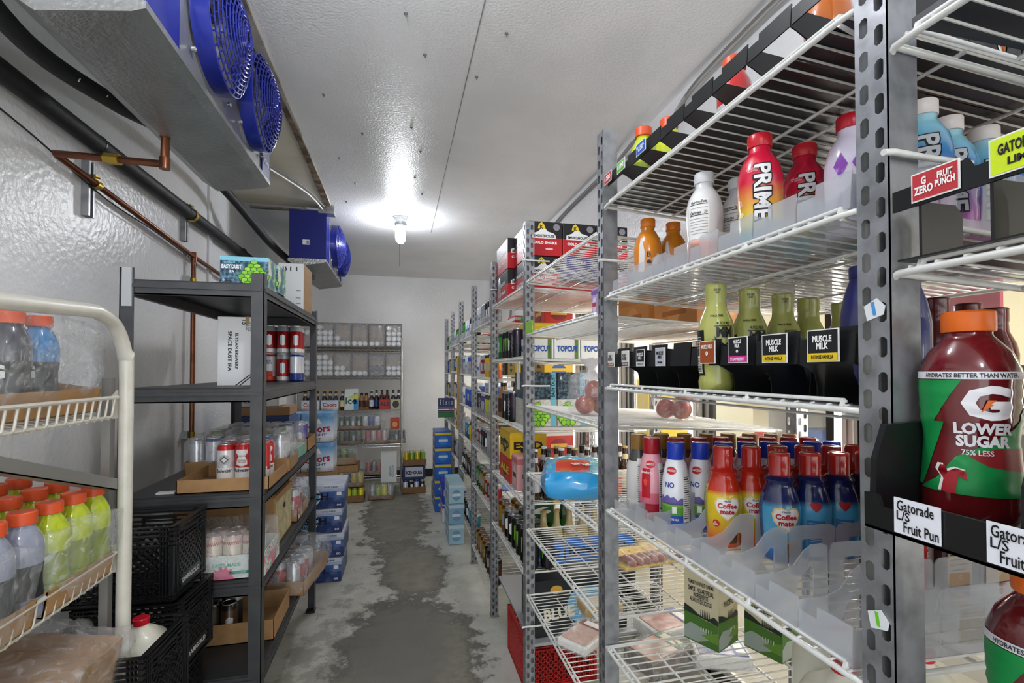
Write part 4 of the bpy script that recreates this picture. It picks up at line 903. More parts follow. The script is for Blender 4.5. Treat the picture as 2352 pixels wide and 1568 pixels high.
# red gable-top cartons
def gable(w, h, body, top, deco, d=None, hg=None):
    d = d or w; hg = hg or w*.5; t = thing('gable_carton', 'x', 'carton')
    m = MB(); m.box((0,0,0), (w,d,h)); m.build('carton_body', body, t)
    m = MB(); A = [(0,0,h),(w,0,h),(w,d,h),(0,d,h),(0,d/2,h+hg),(w,d/2,h+hg)]; v = [m.bm.verts.new(p) for p in A]
    for q in ((0,1,5,4),(2,3,4,5),(1,2,5),(3,0,4)): m.face([v[i] for i in q])
    m.build('gable_roof', body, t); m = MB(); m.box((0,d/2-.0012,h+hg-.001), (w,d/2+.0012,h+hg+.016)); m.build('top_fin', top, t); deco(t, w, d, h); return t
def deco_cream(t, w, d, h):
    flat(ell(0,0,.0135,.0135,24), P('1f5a30'), t, (w/2,-.0006,h*.78), 0, 'round_badge'); text('food\nclub', (w/2,-.0012,h*.78), .015, WHITE, t, 0, w=.018)
    text('heavy\nwhipping\ncream', (w/2,-.0008,h*.45), .036, P('f0d8cc'), t, 0, w=w*.74)
    flat(ell(0,0,.007,.007,16), P('8a1418'), t, (w*.28,-.0006,h*.16), 0, 'round_badge'); text('NO', (w*.28,-.0012,h*.16), .005, WHITE, t, 0)
def mkcream(): return gable(.072, .125, P('c22a20',.35), WHITE, deco_cream)
for i in range(4):
    put('cream', mkcream, (.80+.078*i, .675, sz(1,3,.8+.078*i)+.004), R(-38 if i == 0 else 0), label='red whipping cream carton with white top fin, %s from the aisle' % ORD[i])
def deco_choc2(t, w, d, h):
    flat(rect(-w*.36,0,w*.3,h*.96), P('b59a7c'), t, (w/2,-.0006,.003), 0, 'facts_panel')
    for k in range(14): flat(rect(-w*.3,0,w*.22-.01*(k%3==0),.0016), P('2a1814'), t, (w/2,-.0012,.03+k*.009), 0, 'printed_rule')
    text('o', (w*.5,-.0012,.018), .01, P('c8b090'), t)
def mkchoc(): return gable(.085, .165, P('3a201a',.4), P('3a201a'), deco_choc2)
for i, (x, y) in enumerate(((.93,.56),(1.02,.56),(1.08,.66))):
    put('chocc', mkchoc, (x, y+.1, sz(1,3,x)+.003), 0, label='dark brown carton with beige facts panel seen under the big sports bottle, %s from the left' % ORD[i])
# gallon jugs on the shelf below
def jug(body='e3e1cf', cap='c0182a', lab=None):
    t = thing('milk_jug', 'x', 'jug'); s_ = .145; h = .25
    m = MB(); pr = [(.98,0),(1,.01),(1,.13),(.97,.16),(.8,.19),(.5,.215),(.26,.228),(.24,.236)]
    prev = None; n = 32
    for k, z in pr:
        rg = []
        for i in range(n):
            a = 2*math.pi*i/n; e = 5 if k > .7 else 2.2
            q = (abs(math.cos(a))**e+abs(math.sin(a))**e)**(-1/e); rg.append(m.bm.verts.new((k*s_/2*q*math.cos(a), k*s_/2*q*math.sin(a), z)))
        if prev:
            for j in range(n): m.face([prev[j], prev[(j+1)%n], rg[(j+1)%n], rg[j]])
        else: m.face(rg[::-1])
        prev = rg
    m.face(prev); m.build('jug_body', M('milk_plastic_'+body, body, .35, coat=.2), t, smooth=50)
    m = MB(); m.tube(spline([(.0,-.018,.222),(.0,-.045,.222),(.0,-.074,.195),(.0,-.077,.15),(.0,-.074,.11)], 5), .011, 10); m.build('handle', M('milk_plastic_'+body), t, smooth=60)
    m = MB(); m.lathe([(.0205,.234), (.021,.236), (.021,.25), (.019,.252), (.001,.252)], n=28); m.build('cap', P(cap,.3), t, smooth=40)
    if lab: m = MB(); m.box((-.045,-.0735,.03), (.045,-.0725,.12)); m.build('label', P(lab), t)
    return t
for x, y, l in ((.74,.68,'gallon milk jug with red cap at the bottom of the photo beside the nearest post'), (.845,.80,'pale milk jug under the frosted trays, left of the red capped one'), (.905,.68,'gallon milk jug standing behind the red capped one')):
    put('jug', jug, (x, y, sz(1,4,x)+.001), R(140), l)
# green landscape carton
def deco_land(t, w, d, h):
    for face, W_, off in ((0, w, (w/2,-.0004,0)), (-90, d, (-.0004,d/2,0))):
        flat([(-W_/2,h*.40),(-W_/2,h*.5),(-W_*.3,h*.47),(-W_*.1,h*.42),(W_*.1,h*.39),(W_*.25,h*.41),(W_*.38,h*.46),(W_/2,h*.42),(W_/2,h*.36)], P('26302a'), t, off, face, 'dark_hills', .0006)
        flat([(-W_/2,0),(W_/2,0),(W_/2,h*.37),(W_*.2,h*.36),(-W_*.1,h*.38),(-W_/2,h*.43)], P('4c7a2c'), t, off, face, 'green_field', .0005)
        flat([(-W_*.5,h*.02),(-W_*.1,h*.02),(W_*.3,h*.12),(W_*.1,h*.22),(-W_*.12,h*.25),(-W_*.3,h*.26),(-W_*.5,h*.18)], P('a4b0a8'), t, off, face, 'printed_river', .0009)
        flat([(W_*.0,h*.14),(W_*.5,h*.26),(W_*.5,h*.1),(W_*.3,h*.1)], P('6a9a34'), t, off, face, 'bright_field', .0011)
        for k in range(5): flat(rect(k*W_*.07-W_*.0,h*.2,k*W_*.07+.002,h*.25), P('d8dcc8'), t, off, face, 'printed_fence', .0013)
        for k in range(6): flat([(W_*(-.02+.05*k),h*.39),(W_*(.01+.05*k),h*.39),(W_*(-.005+.05*k),h*.5)], P('26302a'), t, off, face, 'printed_tree', .0007)
    text('SIMPLE   NO ARTIFICIAL\nINGREDIENTS\nALWAYS DELICIOUS', (-.0014,d/2,h*.68), h*.22, P('2a2a26'), t, -90, w=d*.75)
    text('FAMILY OWNED FARMS', (-.0014,d/2,h*.85), h*.06, P('2a2a26'), t, -90, w=d*.75); text('PACIFIC', (w/2,-.0014,h*.62), h*.08, P('2a2a26'), t, 0, w=w*.5)
o = gable(.10, .19, P('d8cfae',.4), P('d8cfae'), deco_land, d=.1); o.location = (.825, 1.13, sz(1,4,.85)); o.rotation_euler = (0,0,R(25)); o['label'] = 'cream and green landscape printed carton on the lower wire shelf'
o = gable(.10, .19, P('d8cfae',.4), P('d8cfae'), deco_land, d=.1); o.location = (.95, 1.05, sz(1,4,.95)); o.rotation_euler = (0,0,R(20)); o['label'] = 'second green landscape carton, just behind the first and half hidden by the frosted trays'
def lying_bottle():
    t = thing('soda_bottle', 'dark brown soda bottle lying on the lowest wire shelf', 'bottle')
    pr = [(.02,0),(.036,.006),(.038,.05),(.038,.19),(.03,.23),(.014,.26),(.014,.28)]
    m = MB(); m.lathe(pr, n=28, axis='x'); m.build('body', M('dark_cola', '241410', .08, coat=.8), t, smooth=50)
    m = MB(); m.lathe([(.0385,.07),(.0388,.16)], n=28, axis='x', caps=False); m.build('label', P('b8b29a'), t, smooth=60)
    for k in range(9): m = MB(); m.box((.075+k*.008,-.014,.0375), (.078+k*.008,.014,.0395)); m.build('barcode_bar', BLACK, t)
    m = MB(); m.lathe([(.0155,.27),(.0155,.29)], n=20, axis='x'); m.build('cap', BLACK, t, smooth=40); return t
o = lying_bottle(); o.location = (.75, 1.0, .485); o.rotation_euler = (0,0,R(12))
o = dup(o, (.78, .9, .485), R(8), 'second dark soda bottle lying on the lowest shelf, nearer the camera')
def packet(name, w, d, h, cols, label, loc, rz, scale=20, cat='food packet', film=True):
    t = thing(name, label, cat, loc, R(rz)); m = MB(); m.box((-w/2,-d/2,.002), (w/2,d/2,h), min(h*.3,.006)); m.build('packet_body', P(cols[0]), t)
    m = MB(); m.box((-w*.42,-d*.42,h+.0002), (w*.2,d*.42,h+.003), .0015); m.build('meat_slab' if 'box' not in name else 'printed_picture', M('meat_'+cols[1], cols[1], .3, var=(26,'d8b0a0' if 'box' not in name else cols[2],.8), coat=.4), t)
    m = MB(); m.box((w*.22,-d*.44,h+.0002), (w*.44,d*.44,h+.0035)); m.build('front_label', P(cols[3]), t)
    m = MB(); m.box((w*.25,-d*.3,h+.0037), (w*.41,d*.3,h+.0042)); m.build('label_mark', P(cols[-1] if cols[-1] != cols[3] else 'f0eeea'), t)
    if film: bumpy(w*1.08, d*1.08, h*1.15, .003, len(_m), parent=t, n=7, e=.1, name='clear_wrap')
    return t
for i, (n, w, d, h, c, l, loc, rz, cat) in enumerate((
    ('sausage_box', .20,.13,.05, ['5a4630','8a7050','c86a40','3a6a34','d8c8a8'], 'brown deli sausage box with a meat picture on the low shelf', (.86,1.50,.50+.003), 20, 'food box'),
    ('bacon_pack', .22,.14,.03, ['d8d0c8','b0685a','e8e2da','c83a30'], 'flat white and pink bacon pack on the lowest shelf beside the sausage box', (.80,1.17,.452), 30, 'food packet'),
    ('bacon_pack', .22,.14,.03, ['e8e6e0','c8a090','d8d4d0','8a3a30'], 'flat meat pack lying deeper on the lowest shelf', (1.0,1.0,.452), -15, 'food packet'),
    ('ham_pack', .2,.14,.045, ['e4e2e0','a85a50','f0eeea','2a4a9a'], 'white meat pack with a red oval lying in the second bay', (.98,1.65,.51), 10, 'food packet'),
    ('ham_pack', .18,.12,.045, ['dcdcd8','6a88c0','b8c4d8','2a4a9a'], 'blue and white food pack lying in the second bay beside the ham', (1.06,1.45,.51), -20, 'food packet'),
    ('cheese_pack', .16,.1,.04, ['c8a23a','d8d0b8','b03a2a','e8e4da'], 'small yellow and white food pack in the second bay', (.8,1.85,.51), 0, 'food packet'),
    ('bacon_pack', .18,.12,.03, ['e8e6e0','c8a090','e8c850','8a3a30'], 'meat pack in clear wrap low at the third post', (.66,1.66,.51), 35, 'food packet'))):
    packet(n, w, d, h, c, l, loc, rz, cat=cat)
# hot dog packs
def hotdogs():
    t = thing('sausage_pack', 'yellow pack of hot dog sausages on the wire shelf', 'food packet')
    m = MB(); m.box((-.1,-.055,.002), (.1,.055,.012), .003); m.box((-.1,.0,.03), (.1,.058,.036), .002); m.build('yellow_tray', P('e0b81c'), t)
    for k in range(5): m = MB(); m.lathe([(.002,-.062),(.012,-.055),(.0145,-.03),(.0145,.03),(.012,.055),(.002,.062)], (-.064+k*.031,0,.022), 14, 'y'); m.build('sausage', M('sausage_skin', '9a4a34', .25, coat=.5), t, smooth=60)
    bumpy(.21,.125,.045,.003,3,parent=t,n=6,e=.1,name='clear_wrap'); return t
o = hotdogs(); o.location = (.86, 1.62, sz(2,4,.9)); o.rotation_euler = (0,0,R(8))
o = dup(o, (.985, 1.64, sz(2,4,.9)), R(-10), 'smaller sausage pack behind the yellow one on the same wire shelf')
# ------------------------------------------------------------------ nearest bay: big sports bottles in a black organiser
def near_tray():
    t = thing('bottle_organiser', 'black organiser with handwritten cards holding the big red sports bottles', 'tray', (.503, -.3, 1.318))
    m = MB(); m.box((0,0,0), (.5,.735,.003)); m.build('floor_panel', BLKP, t)
    m = MB(); z0, z1 = .0, .038
    pts = [(0,0,z0),(0,.735,z0),(0,.735,z1),(0,.72,z1),(0,.715,z1-.012),(0,.69,z1-.012),(0,.685,z1),(0,.615,z1),(0,.61,z1-.02),(0,.55,z1-.02),(0,.545,z1-.004),(0,.475,z1-.004),(0,.47,z1-.02),(0,.41,z1-.02),(0,.405,z1-.004),(0,0,z1-.004)]
    m.prism(pts, (.004,0,0)); m.build('front_strip', BLKP, t)
    for k, y in enumerate((.725,.592,.46,.33,.2)):
        m = MB(); m.prism([(.002,y,0),(.006,y,.075),(.02,y,.112),(.075,y,.115),(.09,y,.105),(.09,y,0)], (0,.007,0)); m.prism([(.09,y,0),(.09,y,.05),(.5,y,.05),(.5,y,0)], (0,.004,0)); m.build('divider', BLKP, t)
    return t
near_tray()
def hand_card(lines, w, h):
    t = thing('handwritten_card', 'x', 'price tag'); m = MB(); m.box((-.0012,-w/2,0), (0,w/2,h)); m.build('card', P('e4e6ee'), t)
    for s, yy, zz, hh, ww in lines: text(s, (-.0018, yy*w, zz*h), hh*h, P('14141a'), t, -90, w=ww*w, bold=.015, name='handwriting')
    return t
LN_ = [('Gatorade', .02,.80,.3,.8), ('L/S', .28,.52,.26,.3), ('Fruit Pun', -.1,.22,.3,.75)]
o = hand_card(LN_, .044, .036); o.location = (.5015, .378, 1.323); o['label'] = 'white handwritten card on the black organiser, below the full sports bottle'
o = hand_card(LN_, .044, .036); o.location = (.5015, .297, 1.323); o['label'] = 'second handwritten card, cut by the right edge of the photo'
setp('gator', .598, .395, 1.331, -56, 'large dark red sports bottle with orange cap and green label, in full view on the right')
setp('gator', .598, .288, 1.331, -50, 'large dark red sports bottle cut off by the right edge of the photo')
setp('gator', .60, .337, 1.077, -60, 'dark red sports bottle on the shelf below, at the lower right corner')
m = MB(); m.box((.53,-.3,1.070), (1.05,.425,1.076)); m.box((.53,-.3,1.07), (.534,.425,1.09)); m.box((.53,.42,1.07),(1.05,.425,1.09)); tag(m.build('bottle_organiser', BLKP), 'black organiser under the lowest sports bottle at the bottom right corner', 'tray')
# shelf above it: black strip with printed tags
def near_strip():
    t = thing('bottle_organiser', 'black organiser strip carrying the fruit punch tag', 'tray', (.548,-.3,1.612))
    m = MB(); m.box((0,0,0), (.5,.73,.002)); m.build('floor_panel', BLKP, t)
    m = MB(); m.prism([(0,0,.057),(0,.735,.057),(0,.735,.08),(0,.715,.08),(0,.71,.088),(0,.66,.088),(0,.655,.078),(0,.635,.078),(0,.63,.088),(0,0,.088)], (.003,0,0)); m.build('front_strip', BLKP, t)
    for y in (.705,.64,.60,.53,.42,.3): m = MB(); m.prism([(.002,y,0),(.002,y,.06),(.05,y,.06),(.06,y,.05),(.06,y,0)], (0,.003,0)); m.build('divider', BLKP, t)
    return t
near_strip()
o = price_tag([('G\nZERO',.52,.6,.4,.22),('FRUIT\nPUNCH',.55,.5,.4,-.22)], .047, .031, 'b83238'); o.location = (.547, .389, 1.672); o['label'] = 'red and white fruit punch tag on the black strip'
o = price_tag([('GATORADE',.65,.3,.7,0),('LIME',.3,.2,.4,0)], .05, .036, 'c8e01c', ink=BLACK); o.location = (.547, .316, 1.672); o['label'] = 'bright lime green tag cut by the right edge of the photo'
for i, (x, y) in enumerate(((.752,.552),(.83,.572),(.91,.575),(.98,.56))):
    setp('prime_blue', x, y, sz(1,1,x)+.006, -52+4*i, 'blue and silver sports bottle above the fruit punch tag, %s from the left' % ORD[i])
m = MB(); m.box((.56,-.35,sz(0,0,.56)+.006), (1.1,.42,sz(0,0,.56)+.016)); o = m.build('stock_tray', BLKP); tag(o, 'black plastic tray lying on the top shelf at the upper right corner', 'tray')
# torn sticker bits on the posts
for y, z, l in ((.46,1.555,'torn white and blue sticker on the nearest post'), (.46,1.19,'torn white and green sticker low on the nearest post')):
    m = MB(); m.prism([(.5485,y-.012,z),(.5485,y+.008,z-.006),(.5485,y+.012,z+.012),(.5485,y-.004,z+.02),(.5485,y-.014,z+.01)], (.001,0,0)); o = m.build('torn_sticker', P('dcdfe2')); tag(o, l, 'sticker')
    m = MB(); m.prism([(.548,y-.004,z),(.548,y,z),(.548,y+.003,z+.016),(.548,y-.001,z+.016)], (.001,0,0)); m.build('coloured_stripe', P('4a90d0' if z > 1.3 else '6ac030'), o)
# ------------------------------------------------------------------ second and third bays
def smoke_box(nm='KS'):
    w, d, h = .172, .3, .168; t = thing('jerky_case', 'x', 'box')
    m = MB(); m.box((0,0,0), (w-.002,d,h-.002), .002); m.build('carton_body', M('red_black_print', 'ffffff', .4, bands=(h, [(0,'c01822'),(.52,'17171a')], 'CONSTANT')), t)
    flat([(-.06,.0),(-.03,.012),(-.012,.03),(.0,.035),(.02,.014),(.05,.006),(.06,-.006),(.06,-.02),(-.06,-.02)], WHITE, t, (w*.45,-.0006,h*.62), 0, 'mountain_badge'); text('SMOKEHOUSE', (w*.45,-.0014,h*.57), .014, BLACK, t, 0, w=.105, bold=.04)
    flat([(-.02,-.01),(-.014,.012),(0,.022),(.012,.01),(.02,-.01)], YEL, t, (w*.38,-.0012,h*.84), 0, 'yellow_peak'); text('K', (w*.38,-.002,h*.83), .02, BLACK, t)
    flat(ell(0,0,.017,.017), P('8a8a90'), t, (w*.82,-.0008,h*.84), 0, 'round_seal'); text('COLD SMOKE', (w*.48,-.0008,h*.38), .014, WHITE, t, 0, w=.12, bold=.05)
    flat(ell(0,0,.02,.005), P('e8c8c8'), t, (w*.6,-.0008,h*.2), 0, 'small_badge')
    for zz, s in ((.6,'SMOKEHOUSE'),(.3,'COLD SMOKE')): text(s, (-.0008,d*.5,h*zz), .02, WHITE, t, -90, w=.2, bold=.04)
    return t
for k in range(2):
    for i in range(3): put('smoke', smoke_box, (.607+.174*i, 2.24, sz(3,0,.607+.174*i)+.002+.17*k if False else sz(3,0,.6)+.002+.17*k), 0, 'red and black jerky case, %s from the aisle in the %s layer' % (ORD[i], ('lower','upper')[k]))
put('smoke', smoke_box, (.575, 2.56, sz(3,0,.57)+.002), R(0), 'red and black jerky case farther along the top shelf, behind the first stack')
put('smoke', smoke_box, (.575, 2.56, sz(3,0,.57)+.172), R(0), 'red and black jerky case on top of the farther one')
def lunch():
    w, d, h = .1, .09, .095; t = thing('snack_carton', 'x', 'box'); m = MB(); m.box((0,0,0),(w,d,h),.002); m.build('carton_body', P('3a3478'), t)
    text('LUNCHABLES', (w/2,-.0008,h*.75), .016, P('d8d4e8'), t, 0, w=.08); text('LUNCHABLES', (w/2,-.0008,h*.3), .016, P('d8d4e8'), t, 0, w=.08); text('LUNCHABLES', (-.0008,d/2,h*.6), .014, P('d8d4e8'), t, -90, w=.07); return t
put('lunch', lunch, (.69,1.93,sz(2,0,.74)+.002), 0, 'purple snack carton on the top shelf of the second bay, nearer the aisle')
put('lunch', lunch, (.795,1.93,sz(2,0,.84)+.002), 0, 'purple snack carton right of the first one')
def mixbox(name, w, d, h, cols, label, loc, rz=0, scale=16, cat='box', txt=None, ink=WHITE, group=None):
    t = thing(name, label, cat, loc, R(rz), group); m = MB(); m.box((0,0,0), (w,d,h), .002); m.build('carton_body', P(cols[0]) if isinstance(cols, (list, tuple)) else P(cols), t)
    if isinstance(cols, (list, tuple)) and cols[0] != 'a98358' and w > .02:
        for face, W_, org in ((0, w, (w/2,-.0004,0)), (-90, d, (-.0004,d/2,0)), (90, d, (w+.0004,d/2,0))):
            flat(rect(-W_/2,h*.78,W_/2,h*.93), P(cols[1]), t, org, face, 'printed_band'); flat(ell(0,h*.42,min(W_*.3,h*.34),h*.27,18), P(cols[2]), t, org, face, 'round_emblem', .0006)
            flat(rect(-W_*.28,h*.36,W_*.28,h*.5), P(cols[-1]), t, org, face, 'emblem_centre', .0009)
        nest(t)
    if txt: text(txt, (w/2,-.002,h*.5), h*.3, ink, t, 0, w=w*.8, bold=.04); text(txt, (-.002,d/2,h*.5), h*.3, ink, t, -90, w=d*.8, bold=.04)
    return t
mixbox('snack_carton', .03,.05,.09, ['b8a0d0','7a50a0','e8d8e8','c03040'], 'slim lilac carton standing against the second post', (.585,1.36,sz(2,1,.59)+.002))
mixbox('cookie_carton', .5,.2,.075, ['e0c020','e8cc30','3a7ab8','e0c020'], 'yellow carton with blue net pattern on the second shelf of the third bay', (.62,2.3,sz(3,1,.62)+.105), scale=22)
for i in range(3): t_ = mixbox('seltzer_case', .135,.3,.1, 'e6e8e6', 'white topcut can case, %s from the aisle, second shelf of third bay' % ORD[i], (.61+.14*i,2.28,sz(3,1,.6)+.001), txt='TOPCUT', ink=P('1c50a8')); flat(rect(.105,.0,.125,.098), P('5a7a34'), t_, (0,-.0006,0), 0, 'green_strip')
for i in range(3):
    pass
def hopcone(t, cx, cz, s):
    '''plain green hop cone: rows of overlapping scales, top row first'''
    k = 0
    for r_, n in enumerate((1,2,3,4,5,4,3)[::1]):
        z = cz+s*(.75-.27*r_)
        for i in range(n):
            x = cx+(i-(n-1)/2)*s*.42
            for q, (m_, c) in enumerate(((1.0,'2f6416'),(.8,('8ecf36','7cc02a','9fdc48')[(i+r_)%3]))):
                a = s*.34*m_; flat([(x-a*.8,z+a*.5),(x-a*.75,z-a*.3),(x,z-a*1.15),(x+a*.75,z-a*.3),(x+a*.8,z+a*.5),(x,z+a*.8)], P(c), t, (0,-.0005-.00006*k,0), 0, 'printed_hop_leaf' if q else 'leaf_outline'); k += 1
def hopbox(dark):
    w, d, h = .15, .26, .13; t = thing('beer_case', 'x', 'box'); m = MB(); m.box((0,0,0), (w-.002,d,h), .002)
    m.build('carton_body', M('speckled_navy','16202e',.4,var=(60,'6a8a9a',.7)) if dark else M('speckled_white','d4d4c8',.4,var=(60,'8a8a80',.6)), t)
    flat(rect(w*.78,0,w*.95,h), P('6ab4cc'), t, (0,-.0004,0), 0, 'blue_stripe')
    if dark: text('EASY DUST', (w*.86,-.0012,h*.5), .018, P('16202e'), t, 0, w=.11, spin=90, bold=.04); text('6', (w*.12,-.0012,h*.8), .016, WHITE, t)
    else: hopcone(t, w*.36, h*.5, h*.42)
    return t
for i in range(3):
    put('hopL', lambda: hopbox(0), (.60+.152*i, 2.24, sz(3,2,.58)+.001), 0, 'pale beer case with a green hop cone, %s from the aisle' % ORD[i])
for i in range(2): put('hopD', lambda: hopbox(1), (.60+.152*i, 2.24, sz(3,2,.58)+.132), 0, 'dark speckled beer case on top of the hop cone cases, %s from the aisle' % ORD[i])
# knotted bag of red meat
t = thing('produce_bag', 'knotted clear plastic bag of red apples hanging over the shelf edge', 'bag', (.66,1.60,sz(2,2,.66)+.004))
for k, (x, y, z) in enumerate(((-.03,-.02,.035),(.03,-.02,.035),(0,.03,.035),(0,-.03,.085))): m = MB(); bmesh.ops.create_uvsphere(m.bm, u_segments=18, v_segments=12, radius=.034); m.build('apple', M('red_apple','9a2a24',.3,coat=.4,var=(20,'c87a4a',.6)), t, smooth=180, loc=(x,y,z))
bumpy(.14,.13,.14,.012,5,parent=t,name='clear_bag',e=.6); m = MB(); m.lathe([(.04,.12),(.015,.15),(.012,.158),(.03,.18),(.045,.195)], n=16, caps=False)
for v in m.bm.verts: v.co += noise.noise_vector(v.co*40)*.012
m.build('knotted_top', M('white_bag_plastic','e8e8ea',.3,alpha=.8,bump=(30,.8,.01)), t, smooth=180)
o = dup(t, (.93,1.5,sz(2,2,.93)+.004), R(60), 'second bag of red fruit lying deeper on the same shelf')
# red apple bag
t = thing('apple_bag', 'blue plastic bag with a red panel lying on the wire shelf of the second bay', 'bag', (.66,1.72,sz(2,3,.66)+.003), R(-20))
bumpy(.25,.34,.095,.012,2,freq=9,mat=M('blue_bag_plastic','2a9ad8',.12,coat=.7,bump=(18,.5,.008)),name='bag_body',parent=t,e=.42,n=15)
bg = t.children[0].data; bg.materials.append(P('c8301c',.2))
for p_ in bg.polygons:
    if p_.center.z > .06 and abs(p_.center.x+.02) < .065 and abs(p_.center.y+.03) < .085: p_.material_index = 1
m = MB(); n_ = 6
for i in range(n_):
    for j in range(n_):
        def pp(a, b): x = -.07+.13*a/n_; y = -.09+.15*b/n_; return (x, y, .097+.004*math.sin(a*1.1+b)-.9*(x*x+y*y))
        m.poly([pp(i,j),pp(i+1,j),pp(i+1,j+1),pp(i,j+1)])
m.bm.free()
me0, b_ = textmesh('RED\nDELICIOUS', .05); me = me0.copy(); me.materials.clear(); me.materials.append(WHITE); me.transform(Matrix.Translation((0,-.01,.101)) @ Matrix.Rotation(R(120),4,'Z') @ Matrix.Diagonal((.1/(b_[1]-b_[0]),.06/(b_[3]-b_[2]),1,1)) @ Matrix.Translation((-(b_[0]+b_[1])/2,-(b_[2]+b_[3])/2,0)))
o = bpy.data.objects.new('lettering', me); COL.objects.link(o); o.parent = t
# beer packs in the third bay
def rowb(keys, ys, xs, z, desc, face=0, grp=None):
    n = 0
    for j, y in enumerate(ys):
        for i, x in enumerate(xs):
            setp(keys[(i+j) % len(keys)], x, y, z, face, '%s, %s from aisle, %s row' % (desc, ORD[i], ('front','second','third','fourth')[j]), grp); n += 1
rowb(['beer_silver','beer_dark','beer_silver','beer_brown'], [2.2,2.268], [.625+.066*i for i in range(8)], sz(3,3,.7)+.001, 'dark beer bottle in the third bay behind the apple bag')
mixbox('bottle_carrier', .2,.004,.13, '16161a', 'black cardboard carrier front with a gold 6 before the dark bottles', (.66,2.16,sz(3,3,.7)+.001), txt='6', ink=P('d8b040'))
mixbox('bottle_carrier', .17,.004,.10, 'c83a1c', 'orange red cardboard carrier front beside the black one', (.88,2.16,sz(3,3,.7)+.001), txt='ALE', ink=P('e8c060'))
rowb(['beer_clear'], [2.26], [.62+.066*i for i in range(8)], sz(3,4,.6)+.001, 'pale beer bottle with gold crown cap above the blue packs')
for i in range(3): mixbox('bottle_carrier', .17,.004,.115, '2f6cc4', 'blue bottle carrier with gold stripe in the third bay, %s from the aisle' % ORD[i], (.595+.178*i,2.185,sz(3,4,.6)+.001), txt='Modelo', ink=P('101828')); flat(rect(0,.02,.17,.028), P('c8a850'), [c for c in bpy.data.objects if c.name.startswith('bottle_carrier') and c.type == 'EMPTY'][-1], (0,-.0006,0), 0, 'printed_stripe')
mixbox('bottle_carrier', .13,.1,.13, '17572c', 'green six pack carrier behind the gold capped bottles', (.66,2.42,sz(3,4,.6)+.12), txt='6', ink=WHITE)
rowb(['beer_green'], [2.5], [.66,.73,.8,.87], sz(3,4,.6)+.001, 'green beer bottle beside the green carrier')
def moon():
    w, d, h = .46, .26, .26; t = thing('beer_case', 'dark beer case with a pale blue moon on the low solid shelf', 'box', (.62,2.17,.251)); m = MB(); m.box((0,0,0), (w,d,h), .003); m.build('carton_body', P('1c2028'), t)
    flat(ell(0,0,.1,.09,30), P('6ab0dc'), t, (w*.55,-.0006,h*.5), 0, 'pale_moon'); flat(ell(0,0,.03,.02,20), P('d8a840'), t, (w*.22,-.0006,h*.82), 0, 'yellow_badge')
    text('BLUE MOON', (w*.5,-.0016,h*.45), .055, P('e8e4d0'), t, 0, w=.38, spin=6, bold=.04); text('BELGIAN\nWHITE', (w*.58,-.0016,h*.15), .045, P('e8e4d0'), t, 0, w=.13); return t
moon()
def redcrate():
    c = milk_crate(.36,.36,.232)
    for k in c.children: k.data.materials.clear(); k.data.materials.append(P('b8201c',.35))
    return c
o = redcrate(); o.location = (.575,2.2,.0); tag(o, 'red plastic crate on the floor under the grey solid shelf', 'crate')
# clear clamshell low in the second bay
o = mixbox('green_price_card', .002,.1,.055, '8ac83a', 'lime green card stuck to the shelf edge at the third post', (.552,1.98,1.65), 0, cat='price tag')
o = mixbox('price_list', .002,.045,.13, ['e0e0e0','e8e8e8','3a3a3a','e8e8e8'], 'white printed list hanging beside the third post', (.549,2.2,1.40), 0, cat='price tag', scale=90)
# yellow and red beer boxes in the third bay
mixbox('beer_case', .2,.26,.14, ['e0b81c','e4c020','26261c','e4c020'], 'yellow beer case with a black round mark, stacked on the red one', (.575,2.5,sz(3,3,.6)+.132), txt='ESTD', ink=BLACK, scale=9)
mixbox('beer_case', .2,.26,.13, ['c0281c','c83020','26161c','c03020'], 'red beer case under the yellow one', (.575,2.5,sz(3,3,.6)+.001), txt='ALE', ink=YEL, scale=9)
mixbox('beer_case', .12,.12,.17, ['d8a0a0','c06a70','e0b8b8','1c1c1c'], 'pink drink pack with a black round mark in front of the red case', (.575,2.34,sz(3,3,.6)+.001), scale=9)
